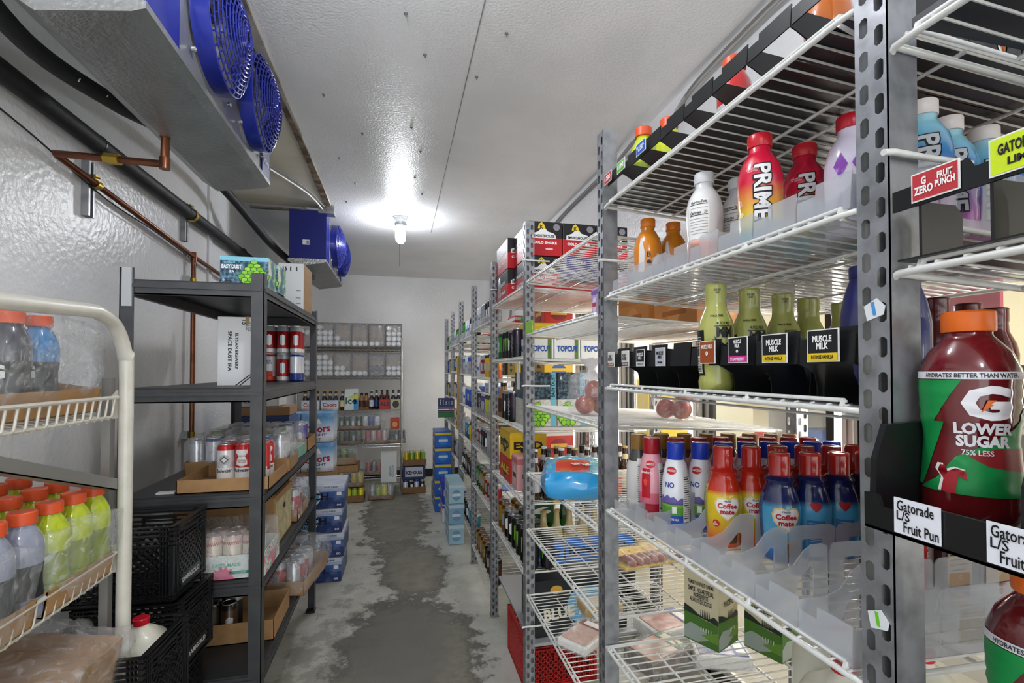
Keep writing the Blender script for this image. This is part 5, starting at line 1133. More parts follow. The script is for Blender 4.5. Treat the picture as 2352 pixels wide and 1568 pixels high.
# ------------------------------------------------------------------ stock along the aisle in bays three to seven
FK = ['c_black','c_claw','c_hard','c_silver','c_blue','c_green','c_yellow','c_orange','c_white','c_red','c_purple','c_lime','c_gold','c_teal','c_brown','c_pink']
KN = dict(c_black='black',c_claw='black and green',c_hard='dark purple',c_silver='silver',c_blue='blue',c_green='green',c_yellow='yellow',c_orange='orange',c_white='white and blue',c_red='red',c_purple='purple',c_lime='lime',c_gold='gold',c_teal='teal',c_brown='dark brown',c_pink='pink', tea_red='pink tea', juice_tan='tan tea', beer_clear='clear glass', beer_amber='amber glass')
plan = {3: {0:['c_white','c_white','c_silver','c_silver'], 1:['c_black','c_hard','c_black','c_claw','c_green'], 2:['tea_red','c_hard','c_hard','c_black','juice_tan'], 4:['c_claw','c_claw','c_black','c_gold']},
        4: {0:['c_silver','c_black','c_silver','c_white'], 1:['c_orange','c_yellow','c_red','c_white'], 2:['c_yellow','c_lime','c_purple','c_hard'], 3:['c_silver','c_black','c_red'], 4:['c_red','c_red','c_gold','c_green'], 5:['c_brown','c_gold']},
        5: {0:['c_black','c_white','c_green'], 1:['c_red','c_blue','c_white','c_teal'], 2:['c_blue','c_blue','c_white'], 3:['c_yellow','c_teal','c_silver'], 4:['c_black','c_brown','c_black'], 5:['c_teal','c_black']},
        6: {0:['c_green','c_green','c_white'], 1:['c_blue','c_yellow','c_teal'], 2:['c_teal','c_blue','c_yellow'], 3:['c_silver','c_black','c_white'], 4:['c_black','c_silver','c_brown'], 5:['c_blue','c_black']},
        7: {0:['c_white','c_green'], 1:['c_yellow','c_blue'], 2:['c_blue','c_yellow'], 3:['c_yellow','c_blue'], 4:['c_silver','c_black']}}
for b, sh in plan.items():
    for k, keys in sh.items():
        n = 8 if b < 6 else 7
        for rowi in range(2 if b == 3 else 1):
            for i in range(n):
                y0 = PY[b]+.085+i*.086; x = .6+.075*rowi; key = keys[min(len(keys)-1, i*len(keys)//n)]
                if b == 3 and ((k == 0 and i < 7) or (k == 1 and i < 3) or (k == 2 and i < 4)): continue
                if b == 3 and k == 2 and rowi == 0 and i < 4: continue
                setp(key, x, y0+random.uniform(-.008,.008), sz(b,k,x)+.001, -60+random.uniform(-40,40), '%s %s%s, %s shelf of %s, %s from near post' % (KN[key], 'can' if key.startswith('c_') else 'bottle', ' in back row' if rowi else '', shn[k], bayname[b], ORD[i]))
# clear plastic shelf trays on farther bays
for b, k in ((4,0),(5,0),(6,0),(4,2),(4,3),(5,1)):
    m = MB(); z = sz(b,k,.556); L_ = PY[b+1]-PY[b]-.06
    for q in range(8): m.box((.556,q*L_/8,z), (.558,(q+.7)*L_/8,z+.055)); m.box((.556,(q+.7)*L_/8,z), (.558,(q+1)*L_/8,z+.035))
    o = m.build('tray_front', CLEAR); o.location = (0,PY[b]+.045,0); tag(o, 'frosted stepped tray front on the %s shelf of the %s' % (shn[k], bayname[b]), 'tray')
# backs of bays: mixed cases so the shelves read as stocked
bc = [['2a56c0','3a6ad0','d8dce8','c4c8d0'],['e6e8e6','c8d8e8','2a5ab0','e0e0e0'],['c0281c','d8d0c8','8a1a18','e0b040'],['2c6a34','4a9a48','d8e0c8','1c4a24'],['e0b81c','e8cc30','2a5aa0','e0b81c'],['17181c','3a3a44','8a8c90','202024']]
q = 0
for b in (2,3,4,5,6,7):
    for k in range(len(SH[b])-(0 if b > 3 else 1)):
        if b == 2 and k != 1: continue
        if b == 3 and k == 4: continue
        for i in range(2):
            w = .2; y = PY[b]+.12+i*.36
            if b == 2: y = PY[b]+.12+i*.3
            if b == 3 and y < 2.6: continue
            mixbox('drink_case', .2,.26,.12+.03*((q*7)%3), bc[q%6] if b > 2 else ['b8783a','a8682c','c88a4a','9a5a24'], 'drink case at the back of the %s shelf in the %s, %s of two' % (shn[k], bayname[b], ORD[i]), (.92,y,sz(b,k,.9)+.001)); q += 1
# floor stacks beside the far bays
for i in range(5):
    mixbox('beer_case', .17,.36,.165, ['1c60b8','e8c41c','2a80c8','d8dce0'], 'blue and yellow beer case on the floor by the far right shelves, %s layer from the floor' % ORD[i], (.375,5.15,.004+.168*i), scale=8)
mixbox('beer_case', .15,.34,.165, ['1c60b8','e8c41c','d8dce0','2a80c8'], 'blue and yellow case leaning on the far side of the stack', (.385,5.54,.004), scale=8)
mixbox('soda_case', .14,.3,.22, '1c3cc8', 'bright blue upright case before the blue and yellow stack', (.42,4.78,.18), txt='18 PACK', ink=WHITE)
mixbox('soda_case', .14,.3,.17, ['d8dce0','2a50b0','c8282c'], 'pale case under the bright blue one', (.42,4.78,.004), scale=8)
for i, (c, l) in enumerate((('9ac0d0','pale blue case at the bottom of the near floor pile'),('8ab4cc','pale blue case in the middle of the near floor pile'),('a8ccd8','pale blue case on top of the near floor pile'))):
    mixbox('water_case', .13,.4,.17, [c,'c8dce4','6a9ac0','e4eaee'], l, (.42,4.15,.004+.173*i), scale=7)
t = mixbox('beer_case', .16,.05,.2, '1c2a54', 'small beer case with stars and stripes sticking out of the far shelves', (.40,5.05,1.0))
flat(rect(0,0,.16,.05), P('1c6a34'), t, (0,-.0006,0), 0, 'green_foot')
for k in range(3): flat(rect(0,.055+k*.022,.16,.066+k*.022), P(('b82028','d8d4d0','b82028')[k]), t, (0,-.0006,0), 0, 'printed_stripe')
for k in range(12): flat(ell(0,0,.005,.005,5), WHITE, t, (.02+.03*(k%5),-.0008,.14+.02*(k//5)), 0, 'printed_star')
text('BUD', (.128,-.002,.085), .018, BLACK, t, w=.04)
m = MB(); m.tube([(.53,4.45,.95), (.535,4.45,1.62)], .011, 8); tag(m.build('wooden_pole', P('a8864e',.6), smooth=40), 'thin tan wooden pole standing against the far right posts', 'pole')
# ------------------------------------------------------------------ black steel shelving on the left
SX0, SX1, SY0, SY1 = -.975, -.5, 2.0, 3.24
SZ = [1.82, 1.425, 1.03, .70, .35]
def steel_shelf():
    t = thing('storage_rack', 'dark grey steel shelving unit with five shelves along the left wall', 'shelving', (SX0,SY0,0)); w, d = SX1-SX0, SY1-SY0
    for x, y, sx, sy in ((0,0,1,1),(w,0,-1,1),(0,d,1,-1),(w,d,-1,-1)):
        m = MB(); m.box((x,y,0), (x+sx*.045,y+sy*.003,1.86)); m.box((x,y,0), (x+sx*.003,y+sy*.045,1.86))
        m.box((x,y,.93), (x+sx*.047,y-sy*.0015,.934)); m.build('corner_post', DKMET, t)
        m = MB(); m.box((x-.003*sx,y-.003*sy,0), (x+sx*.05,y+sy*.05,.012)); m.build('foot', BLKP, t)
    for z in SZ:
        m = MB()
        for y, s_ in ((.003,1),(d-.003,-1)):
            m.box((.01,y,z-.055), (w-.01,y+s_*.004,z-.006)); m.box((.01,y,z-.055), (w-.01,y+s_*.018,z-.05)); m.box((.01,y,z-.03), (w-.01,y-s_*.006,z-.018))
        for x, s_ in ((.003,1),(w-.003,-1)):
            m.box((x,.01,z-.055), (x+s_*.004,d-.01,z-.006)); m.box((x,.01,z-.055), (x+s_*.018,d-.01,z-.05)); m.box((x,.01,z-.03), (x-s_*.006,d-.01,z-.018))
        m.build('shelf_beam', DKMET, t)
        m = MB(); m.box((.006,.006,z-.008), (w-.006,d-.006,z), .002); m.build('shelf_board', M('black_shelf_board','2c2d2f',.45,var=(10,'3a3b3d',.5)), t)
    return t
steel_shelf()
m = MB(); m.box((-.965,1.993,1.72), (-.935,2.0,1.86)); tag(m.build('paper_label', P('b8babc')), 'pale strip of tape on the left front corner of the black shelving', 'label')
# things on it
def hop6():
    w, d, h = .175, .125, .118; t = thing('beer_case', 'x', 'box'); m = MB(); m.box((0,0,0), (w,d,h), .002); m.build('carton_body', M('night_blue_stars','16304e',.35,var=(70,'8ac4d8',.6)), t)
    flat(rect(0,h*.86,w,h), P('84c8dc'), t, (0,-.0005,0), 0, 'pale_band'); m = MB(); m.box((0,0,h), (w,d,h+.0006)); m.build('pale_lid', P('8acde0'), t)
    m = MB(); m.box((w,.002,0), (w+.0006,d-.002,h*.99)); m.build('side_print', art('side_leaves',['3a6a8a','8ab8b0','7ac03a','e8e8e0'],26), t)
    text('EASY DUST', (w*.24,-.0012,h*.66), .017, WHITE, t, 0, w=.072, bold=.05); text('IPA', (w*.24,-.0012,h*.5), .010, WHITE, t); text('ELYSIAN', (w*.2,-.0012,h*.8), .008, P('84c8dc'), t); text('6', (w*.08,-.0012,h*.22), .013, WHITE, t); text('PACK', (w*.09,-.0012,h*.1), .005, WHITE, t)
    hopcone(t, w*.70, h*.47, h*.44)
    return t
put('hop6', hop6, (-.685,2.1,SZ[0]+.001), 0, 'dark blue six pack case with a green hop cone on top of the black shelving')
put('hop6', hop6, (-.68,2.24,SZ[0]+.001), R(-2), 'similar six pack case right behind the front one on the top shelf')
t = carton(.13,.25,.25, M('white_carton','dcdedf',.45), 'can_case'); t.location = (-.637,2.82,SZ[0]+.001); t['label'] = 'white case marked 15 on the top of the black shelving'
text('15', (.035,-.001,.22), .022, BLACK, t, 0, bold=.05); 
for x in (.06,.09): flat(rect(0,-.012,.007,.012), BLACK, t, (x,-.0008,.22), 0, 'can_symbol')
for z in (.1,.06,.03): flat(rect(0,0,.025,.004), P('70747a'), t, (.09,-.0008,z), 0, 'small_print')
m = MB(); m.box((.1295,.001,.001), (.1306,.249,.249)); m.build('brown_side', CARD, t)
m = MB(); m.box((0,0,0), (.3,.24,.008)); o = m.build('flattened_carton', M('grey_card','7a7872',.6)); o.location = (-.82,3.0,SZ[0]+.203); o.rotation_euler = (R(-8),R(4),R(-20)); o.location = (-.76,2.99,SZ[0]+.205); bpy.data.objects.remove(o)
def spacebox():
    w, d, h = .13, .22, .285; t = thing('beer_case', 'tall white beer case with sideways lettering on the second shelf', 'box', (-.724,2.2,SZ[1]+.001)); m = MB(); m.box((0,0,0), (w,d,h), .003); m.build('carton_body', M('white_carton','dcdedf'), t)
    text('ELYSIAN BREWERY', (w*.56,-.001,h*.50), .012, BLACK, t, 0, w=.15, spin=-90, bold=.03); text('SPACE DUST IPA', (w*.36,-.001,h*.5), .014, BLACK, t, 0, w=.165, spin=-90, bold=.03)
    text('15', (w*.78,-.001,h*.92), .02, BLACK, t, 0, spin=-90); text('19.2 OZ\nCANS', (w*.88,-.001,h*.86), .02, P('55585c'), t, 0, spin=-90)
    flat([(0,0),(.006,0),(.11,.085),(.104,.085)], BLACK, t, (w*.52,-.0007,.002), 0, 'printed_line'); flat([(0,0),(.006,0),(.082,.066),(.076,.066)], BLACK, t, (w*.64,-.0007,.002), 0, 'printed_line')
    m = MB(); m.box((w*.8,-.0014,h-.03), (w*.92,-.0004,h+.001)); m.box((w*.8,-.001,h), (w*.92,d*.5,h+.001)); m.build('brown_tape', P('9a7a48'), t); return t
spacebox()
for j in range(2):
    for r_ in range(2):
        for i in range(3):
            key = ('bud_light','c_red','t_blue')[i] if r_ == 0 else 'bud_red2'
            if r_ == 1: key = 'c_red'
            setp(key, -.715+.07*i, 2.98+.072*j, SZ[1]+.001+.1585*r_, 10, '%s can in the %s, %s from left, %s row' % (('light beer','red and silver','blue and white')[i] if r_ == 0 else 'red and silver', ('lower layer, second black shelf','upper layer, second black shelf')[r_], ORD[i], ('front','back')[j]))
def place_tray(w, d, h, loc, rz, label, mat=CARD):
    t = tray(w, d, h, mat); t.location = loc; t.rotation_euler = (0,0,R(rz)); t['label'] = label; return t
def fill(t, nx, ny, keys, desc, x0=.036, y0=.036, st=.067, sx=None, grp=None, face=0, skip=()):
    c, s_ = math.cos(t.rotation_euler.z), math.sin(t.rotation_euler.z); L = t.location
    for j in range(ny):
        for i in range(nx):
            if (i,j) in skip: continue
            x, y = x0+i*st, y0+j*st
            key = keys[(i+j*nx) % len(keys)]
            setp(key, L.x+x*c-y*s_, L.y+x*s_+y*c, L.z+.0035, face+random.uniform(-18,18)+math.degrees(t.rotation_euler.z), '%s, %s from left, row %s' % (desc, ORD[i], ORD[j]), grp)
t = place_tray(.315,.31,.05, (-.80,2.03,SZ[2]+.001), 0, 'open brown cardboard tray of beer cans on the third black shelf')
fill(t, 3, 2, ['bud_white','bud_red','bud_red'], 'beer can in the open brown tray on the third black shelf', x0=.115, y0=.16, face=8)
m = MB(); m.box((0,0,0), (.06,.03,.006)); o = m.build('crumpled_paper', P('d8d8d6')); o.location = (-.87,2.04,SZ[2]+.001); tag(o, 'scrap of white paper left of the brown tray', 'paper')
t = place_tray(.42,.26,.06, (-.90,2.36,SZ[2]+.001), 3, 'brown tray of wrapped cans behind the beer can tray on the third black shelf')
fill(t, 6, 2, ['c_silver','t_blue','c_silver'], 'can in the wrapped tray behind the beer cans'); bumpy(.41,.25,.165,.008,4,parent=t,loc=(.21,.13,.003))
t = place_tray(.40,.25,.06, (-.915,2.65,SZ[2]+.001), -3, 'white printed tray in wrinkled film, middle of the third black shelf', P('d6dcd6'))
fill(t, 5, 2, ['t_green','c_silver','arizona'], 'pale can in the white wrapped tray'); bumpy(.41,.26,.17,.012,9,parent=t,loc=(.2,.125,.003))
m = MB(); m.box((.4003,.0,.002), (.401,.25,.058)); m.build('teal_side', P('6ac0a8'), t)
t = place_tray(.42,.26,.07, (-.92,2.93,SZ[2]+.001), 0, 'brown tray of dark blue cans at the far end of the third black shelf')
fill(t, 6, 2, ['c_purple','t_blue','c_purple'], 'dark blue can at the far end of the third black shelf')
# fourth shelf
def azt():
    t = tray(.36,.24,.09, P('dfe6e0')); t.location = (-.86,2.03,SZ[3]+.001); t['label'] = 'white printed tray of pale pink cans on the fourth black shelf'
    text('AriZona', (.1,-.001,.062), .028, P('1c1c20'), t, 0, w=.1, bold=.03); text('HARD', (.1,-.001,.026), .026, P('2a9a80'), t, 0, w=.09, bold=.04); text('TASTE MADE', (.23,-.001,.055), .014, P('4ab09a'), t, 0, w=.1, bold=.03)
    flat([(-.04,0),(-.03,.014),(-.044,.02),(-.026,.026),(-.034,.04),(-.016,.034),(-.01,.052),(.0,.036),(.01,.052),(.016,.034),(.034,.04),(.026,.026),(.044,.02),(.03,.014),(.04,0)], P('e07090'), t, (.22,-.0008,.002), 0, 'printed_leaves'); flat(rect(-.05,0,.05,.012), P('2aa08a'), t, (.29,-.0008,.02), 0, 'teal_flash')
    m = MB(); m.box((.3603,0,.0), (.361,.24,.09)); m.build('teal_side', art('teal_pink',['e0e6e0','58b8a0','e0e6e0','d87a90'],18), t); return t
t = azt(); fill(t, 5, 2, ['arizona'], 'pale can with red lettering in the white printed tray', x0=.04); bumpy(.37,.25,.175,.010,12,parent=t,loc=(.18,.12,.003))
t = carton(.40,.34,.225, CARD, 'brown_carton'); t.location = (-.93,2.33,SZ[3]+.001); t['label'] = 'large brown beer carton with speckled side on the fourth black shelf'
text('ELYSIAN', (.17,-.001,.14), .032, P('c8b090'), t, 0, w=.2); m = MB(); m.box((.4002,.01,.01), (.401,.33,.2)); m.build('speckled_side', M('speckled_cream','c8b890',.6,var=(34,'5a7a4a',.5)), t)
m = MB(); m.lathe([(.014,0),(.014,.0025)], (.4,.17,.15), 14, 'x'); m.build('hand_hole', BLACK, t); m = MB(); m.box((-.0,-.0,.225), (.4,.01,.235)); m.build('open_flap', CARDD, t)
t = place_tray(.4,.3,.06, (-.91,2.72,SZ[3]+.001), 0, 'brown tray of black cans in shiny film at the far end of the fourth black shelf')
fill(t, 6, 2, ['c_black','c_claw','c_red'], 'dark can in the film wrapped tray on the fourth black shelf'); bumpy(.42,.31,.19,.018,21,parent=t,loc=(.2,.15,.003))
# bottom shelf
t = place_tray(.42,.30,.085, (-.93,2.24,SZ[4]+.001), 0, 'deep brown tray of dark cans on the lowest visible black shelf')
fill(t, 4, 2, ['c_brown','c_black','t_dk'], 'dark brown can in the deep tray on the lowest black shelf', face=0)
t = place_tray(.30,.42,.07, (-.76,2.68,SZ[4]+.001), -8, 'brown tray of red and silver cans in torn film overhanging the lowest black shelf')
fill(t, 4, 4, ['c_silver','c_red','c_red'], 'red or silver can in the torn film tray'); bumpy(.33,.44,.19,.022,31,parent=t,loc=(.16,.2,.003))
# ------------------------------------------------------------------ crates in front of it
def blkcrate(txt='DARIGOLD'): return milk_crate(.30,.245,.235, txt)
put('crate', blkcrate, (-.985,1.735,.765), R(-2), 'black milk crate with white lettering, on top of the stack')
put('crate', blkcrate, (-.965,1.735,.525), R(-4), 'black milk crate in the middle, turned slightly, under the lettered one')
put('crate', blkcrate, (-.985,1.73,.285), R(0), 'black milk crate third from the top of the stack')
put('crate', blkcrate, (-.985,1.73,.045), R(0), 'black milk crate at the bottom of the stack')
put('crate', blkcrate, (-.93,1.44,.522), R(-3), 'black milk crate holding the red capped jug, in front of the stack')
put('crate', blkcrate, (-.93,1.44,.28), R(-3), 'black milk crate beneath the one with the jug')
put('crate', blkcrate, (-.93,1.44,.04), R(-3), 'black milk crate standing on the floor under the jug crates')
put('jug', jug, (-.715,1.60,.532), R(200), 'white milk jug with red cap inside the front black crate')
put('jug', jug, (-.80,1.30,.31), R(170), 'pale milk jug low behind the white wire rack')
m = MB(); m.box((-.9,1.2,0), (-.7,1.4,.31)); tag(m.build('upturned_crate', BLKP), 'dark crate under the low milk jug, mostly hidden by the wire rack', 'crate')
# ------------------------------------------------------------------ white wire display rack, left foreground
RX, RY = -.70, 1.475
RW = M('cream_white_steel', 'd2cfc4', .38, .05, coat=.2, var=(20,'b4ae9e',.3))
def disp_rack():
    t = thing('display_rack', 'white wire display rack at the left edge with tilted shelves', 'rack', (RX,RY,0))
    m = MB(); m.tube(spline([(0,0,0.0),(0,0,.8),(0,0,1.45),(0,-.01,1.535),(0,-.06,1.605),(0,-.14,1.63)], 6)+[Vector((0,-.7,1.60)),Vector((0,-1.2,1.58))], .0165, 12); m.build('side_frame', RW, t, smooth=50)
    m = MB(); m.box((-.05,-.012,0.0), (-.03,.01,1.47)); m.build('upright', M('grey_upright','8e8d89',.4,.4), t)
    for k, (z, zs) in enumerate(((1.42,.07),(1.02,.07),(.69,.07))):
        m = MB(); y1, y0 = -.02, -1.1
        m.tube([(-.01,y1,z),(-.01,y0,z)], .0048, 8); m.tube([(-.02,y1,z-.05),(-.02,y0,z-.05)], .004, 8)
        for i in range(36): yy = y1-.012-i*.0295; m.tube([(-.01,yy,z),(-.014,yy-.004,z-.045),(-.022,yy-.004,z-.055),(-.42,yy-.004,z-.055+zs)], .0026, 6)
        m.build('wire_shelf', RW, t)
        m = MB(); m.prism([(-.004,.0,z+.01),(-.02,.0,z+.018),(-.05,.0,z-.02),(-.05,.0,z-.06),(-.012,.0,z-.055),(-.004,.0,z-.03)], (0,-.0035,0)); m.build('end_bracket', RW, t)
    m = MB(); m.prism([(-.008,-.02,1.18),(-.008,-1.1,1.53),(-.008,-1.1,1.56),(-.008,-.02,1.21)], (-.004,0,0)); m.prism([(-.008,-.02,1.18),(-.008,-1.1,1.53),(-.008,-1.1,1.533),(-.008,-.02,1.183)], (-.03,0,0)); m.build('cross_strip', M('grey_upright','8e8d89'), t)
    return t
disp_rack()
def film_bundle(t, w, d, h, amp, seed, loc): bumpy(w, d, h, amp, seed, parent=t, loc=loc, e=.25, n=11)
def bz(k, x): return (1.42,1.02,.69)[k]-.052+.07*(RX-x)/.42
# top: blue bottles in a wrapped tray
t = place_tray(.3,.42,.06, (-1.045,1.02,bz(0,-.9)), 0, 'brown tray of dark bottles in clear film on the top of the white rack'); t.rotation_euler = (0,R(9),0); t.location.z = bz(0,-1.045)+.006; film_bundle(t,.30,.43,.225,.016,41,(.15,.21,0))
for i, (x, y, k, l) in enumerate(((-.80,1.32,'g_blue','blue sports bottle with orange cap on the top of the white rack'),(-.80,1.235,'g_dark','dark sports bottle with orange cap, left of the blue one on the top of the rack'),(-.88,1.32,'g_blue','blue sports bottle behind the first one on the top of the rack'),(-.88,1.235,'g_dark','dark sports bottle behind the first dark one on the top of the rack'))):
    setp(k, x, y, bz(0,x)+.012, -20, l)
# middle: lime bottles, grey bottles
t = place_tray(.26,.24,.055, (-.97,1.20,bz(1,-.97)+.004), 0, 'brown tray of lime green bottles on the middle of the white rack'); t.rotation_euler = (0,R(9),0); film_bundle(t,.27,.25,.17,.013,51,(.13,.12,0))
n_ = 0
for x in (-.745,-.822,-.9):
    for y in (1.425,1.35,1.27):
        setp('g_lime' if y > 1.3 else 'g_lime', x, y, bz(1,x)+.010, -30, 'lime green sports bottle on the middle rack shelf, %s row from aisle, %s from far end' % (ORD[[-.745,-.822,-.9].index(x)], ORD[[1.425,1.35,1.27].index(y)])); n_ += 1
t = place_tray(.26,.34,.055, (-.97,.83,bz(1,-.97)+.004), 0, 'brown tray of grey bottles on the middle of the white rack'); t.rotation_euler = (0,R(9),0); film_bundle(t,.27,.36,.17,.013,55,(.13,.17,0))
for i, x in enumerate((-.745,-.822,-.9)):
    for j, y in enumerate((1.19,1.11,1.03,.95)):
        setp('g_grey', x, y, bz(1,x)+.010, -35, 'pale grey sports bottle on the middle rack shelf, %s row from aisle, %s from lime ones' % (ORD[i], ORD[j]))
# bottom: cardboard with film
t = carton(.28,.42,.17, CARD, 'wrapped_carton'); t.location = (-.985,1.02,bz(2,-.985)+.004); t.rotation_euler = (0,R(9),0); t['label'] = 'brown carton in loose crumpled film on the lower shelf of the white rack'
bumpy(.31,.45,.2,.03,61,parent=t,loc=(.14,.21,0),n=13,e=.15)
m = MB(); m.box((0,0,0), (.26,.2,.15), .003); o = m.build('brown_carton', CARD); o.location = (-.96,.76,bz(2,-.96)+.006); o.rotation_euler = (0,R(9),0); tag(o, 'plain brown carton at the bottom left corner of the photo', 'box')
# ------------------------------------------------------------------ stacks beyond the black shelving
def busch():
    w, d, h = .50, .34, .165; t = thing('beer_case', 'x', 'box'); m = MB(); m.box((0,0,0), (w,d,h), .003)
    m.build('carton_body', M('blue_mountain_print','ffffff',.35,bands=(h,[(0,'22386e'),(.45,'35559a'),(.72,'a9bcd8'),(.84,'d4d8e4')],'CONSTANT'),var=(14,'8ba4cc',.35)), t)
    flat(ell(0,0,.066,.066,28), P('dfe6ee'), t, (w*.55,-.0006,h*.5), 0, 'round_emblem'); flat(ell(0,0,.056,.056,28), P('6aa0c8'), t, (w*.55,-.0012,h*.5), 0, 'emblem_centre')
    text('BUSCH', (w*.55,-.002,h*.52), .05, P('10141c'), t, 0, w=.24, bold=.04); text('LIGHT', (w*.55,-.002,h*.26), .018, P('10141c'), t, 0, w=.08, bold=.03); text('16OZ. CANS', (w*.82,-.001,h*.91), .011, P('22386e'), t, 0, w=.09, bold=.03)
    flat(rect(-.016,-.012,.016,.012), WHITE, t, (w*.93,-.0008,h*.62), 0, 'small_house_mark'); text('00', (w*.93,-.0008,h*.14), .014, WHITE, t, 0, w=.03); return t
for i in range(4): put('busch', busch, (-.89+.012*(i%2),3.63+.01*i,.002+.168*i), R(-1+i*.6), 'blue and white beer case on the floor beyond the black shelving, %s layer from the floor' % ORD[i])
def coors():
    w, d, h = .24, .24, .23; t = thing('beer_case', 'x', 'box'); m = MB(); m.box((0,0,0), (w,d,h), .003); m.build('carton_body', M('pale_mountain_print','ffffff',.35,bands=(h,[(0,'8a6a40'),(.2,'e6eaf0'),(.62,'a8c8e4'),(.85,'5a98cc')],'LINEAR'),var=(9,'e8eef4',.6)), t)
    text('Coors', (w*.5,-.001,h*.45), .06, P('b01c28'), t, 0, w=.19, bold=.03, spin=6); text('LIGHT', (w*.55,-.001,h*.25), .02, P('2a3a6a'), t, 0, w=.11); text('LIGHT', (w*.4,-.001,h*.1), .018, P('2a1a10'), t, 0, w=.1)
    flat([(-.03,0),(0,.05),(.012,.03),(.03,.045),(.05,0)], WHITE, t, (w*.42,-.0006,h*.62), 0, 'printed_peak'); return t
for k in range(2):
    for i in range(2): put('coors', coors, (-.99+.245*i,4.08,.686+.235*k), 0, 'pale blue beer case with red script, %s from the left in the %s layer beyond the black shelving' % (ORD[i], ('lower','upper')[k]))
for i in range(4):
    mixbox('brown_carton', .48,.24,.169, ['a98358','a07a50','b08a5e'], 'brown carton under the pale blue cases, %s layer from the floor' % ORD[i], (-.98,4.08,.002+.171*i), scale=3)
def ultra():
    t = carton(.26,.22,.07, M('white_carton','dcdedf'), 'can_case'); t['label'] = 'white can case marked ultra seen between the black shelves'; text('ULTRA', (.12,-.001,.03), .02, P('3a3e48'), t, 0, w=.13); m = MB(); m.box((.19,-.0015,.005), (.25,-.0005,.065)); m.build('white_patch', WHITE, t); return t
t = ultra(); t.location = (-1.02,3.42,1.255); o = mixbox('brown_carton', .34,.24,.055, ['a98358','a07a50','b08a5e'], 'flat brown carton under the ultra case', (-1.03,3.40,1.197), scale=3)
mixbox('beer_case', .34,.24,.16, '3a4e7e', 'blue beer case under the flat brown carton beyond the black shelving', (-1.03,3.38,1.035), txt='BUSCH', ink=WHITE)
for i in range(6): mixbox('brown_carton', .34,.22,.169, ['a98358','a07a50','8a6a45'], 'brown carton of the wall stack beyond the black shelving, %s layer from the floor' % ORD[i], (-1.03,3.40,.002+.171*i), scale=3)
m = MB(); m.box((0,0,0), (.2,.3,.33), .003); o = m.build('yellow_carton', P('c9c06a')); o.location = (-.68,3.36,.38); bpy.data.objects.remove(o)
# ------------------------------------------------------------------ chrome rack at the back wall
KX0, KX1, KY0, KY1 = -1.17, .035, 6.12, 6.6
KZ = [1.77, 1.41, 1.005, .585, .2]
def chrome_rack():
    t = thing('chrome_rack', 'tall chrome wire rack standing against the back wall', 'rack', (KX0,KY0,0)); w, d = KX1-KX0, KY1-KY0
    for x in (0, w):
        for y in (0, d): m = MB(); m.tube([(x,y,0),(x,y,1.88)], .0125, 10); m.build('pole', CHROME, t, smooth=40)
    for z in KZ:
        m = MB()
        for y in (0, d): m.tube([(0,y,z),(w,y,z)], .0035, 6); m.tube([(0,y,z-.03),(w,y,z-.03)], .0035, 6); pts = [(w*i/40, y, z-(0 if i%2 else .03)) for i in range(41)]; m.tube(pts, .0028, 5)
        for x in (0, w): m.tube([(x,0,z),(x,d,z)], .0035, 6); m.tube([(x,0,z-.03),(x,d,z-.03)], .0035, 6)
        for i in range(44): m.tube([(w*(i+.5)/44,0,z+.003),(w*(i+.5)/44,d,z+.003)], .0016, 4, caps=False)
        m.build('wire_shelf', CHROME, t)
    return t
chrome_rack()
# cases on their sides: film over cardboard with can ends showing
WCAN = canm('whitecan', [(0,'dcdcdc'),(.5,'e4e4e4')], .122, metal=.2)
def sidecan():
    t = thing('beverage_can', 'x', 'can'); m = MB(); m.lathe([(.024,0),(.0325,.008),(.0325,.113),(.0265,.122)], n=20, axis='y'); m.build('body', WCAN, t, smooth=35)
    m = MB(); m.lathe([(.0265,-.0012),(.0235,-.0012),(.023,.003),(.001,.003)], n=20, axis='y'); m.box((-.004,-.001,-.009),(.004,.002,.006)); m.build('lid', M('white_can_end','e8e8e8',.35,.2), t, smooth=35); return t
def sidecase(w, h, dark=False):
    t = thing('can_case', 'x', 'case'); m = MB(); k = .003; d = .42
    m.box((0,0,0),(k,d,h)); m.box((w-k,0,0),(w,d,h)); m.box((0,0,0),(w,d,k)); m.box((0,0,h-k),(w,d,h)); m.box((0,.15,0),(w,d,h)); m.build('cardboard_case', CARDD if not dark else P('6a5a48'), t)
    m = MB(); m.box((w*.2,.148,h*.45),(w*.8,.1495,h*.9)); m.build('inner_flap', CARD, t)
    bumpy(w+.004,.012,h,.004,int(w*1000)+dark,parent=t,loc=(w/2,-.006,0),e=0,n=7,name='clear_film'); return t
lay = [[(.20,3,[1,1,2]),(.20,3,[3,3,3,1]),(.20,3,[3,1,0]),(.20,3,[3]),(.185,3,[2]),(.205,3,[3,3,3,1])],
       [(.20,3,[3,3,2]),(.21,3,[3,3,3,2]),(.19,3,[3,2]),(.20,3,[3]),(.20,3,[-2]),(.2,3,[3,3])]]
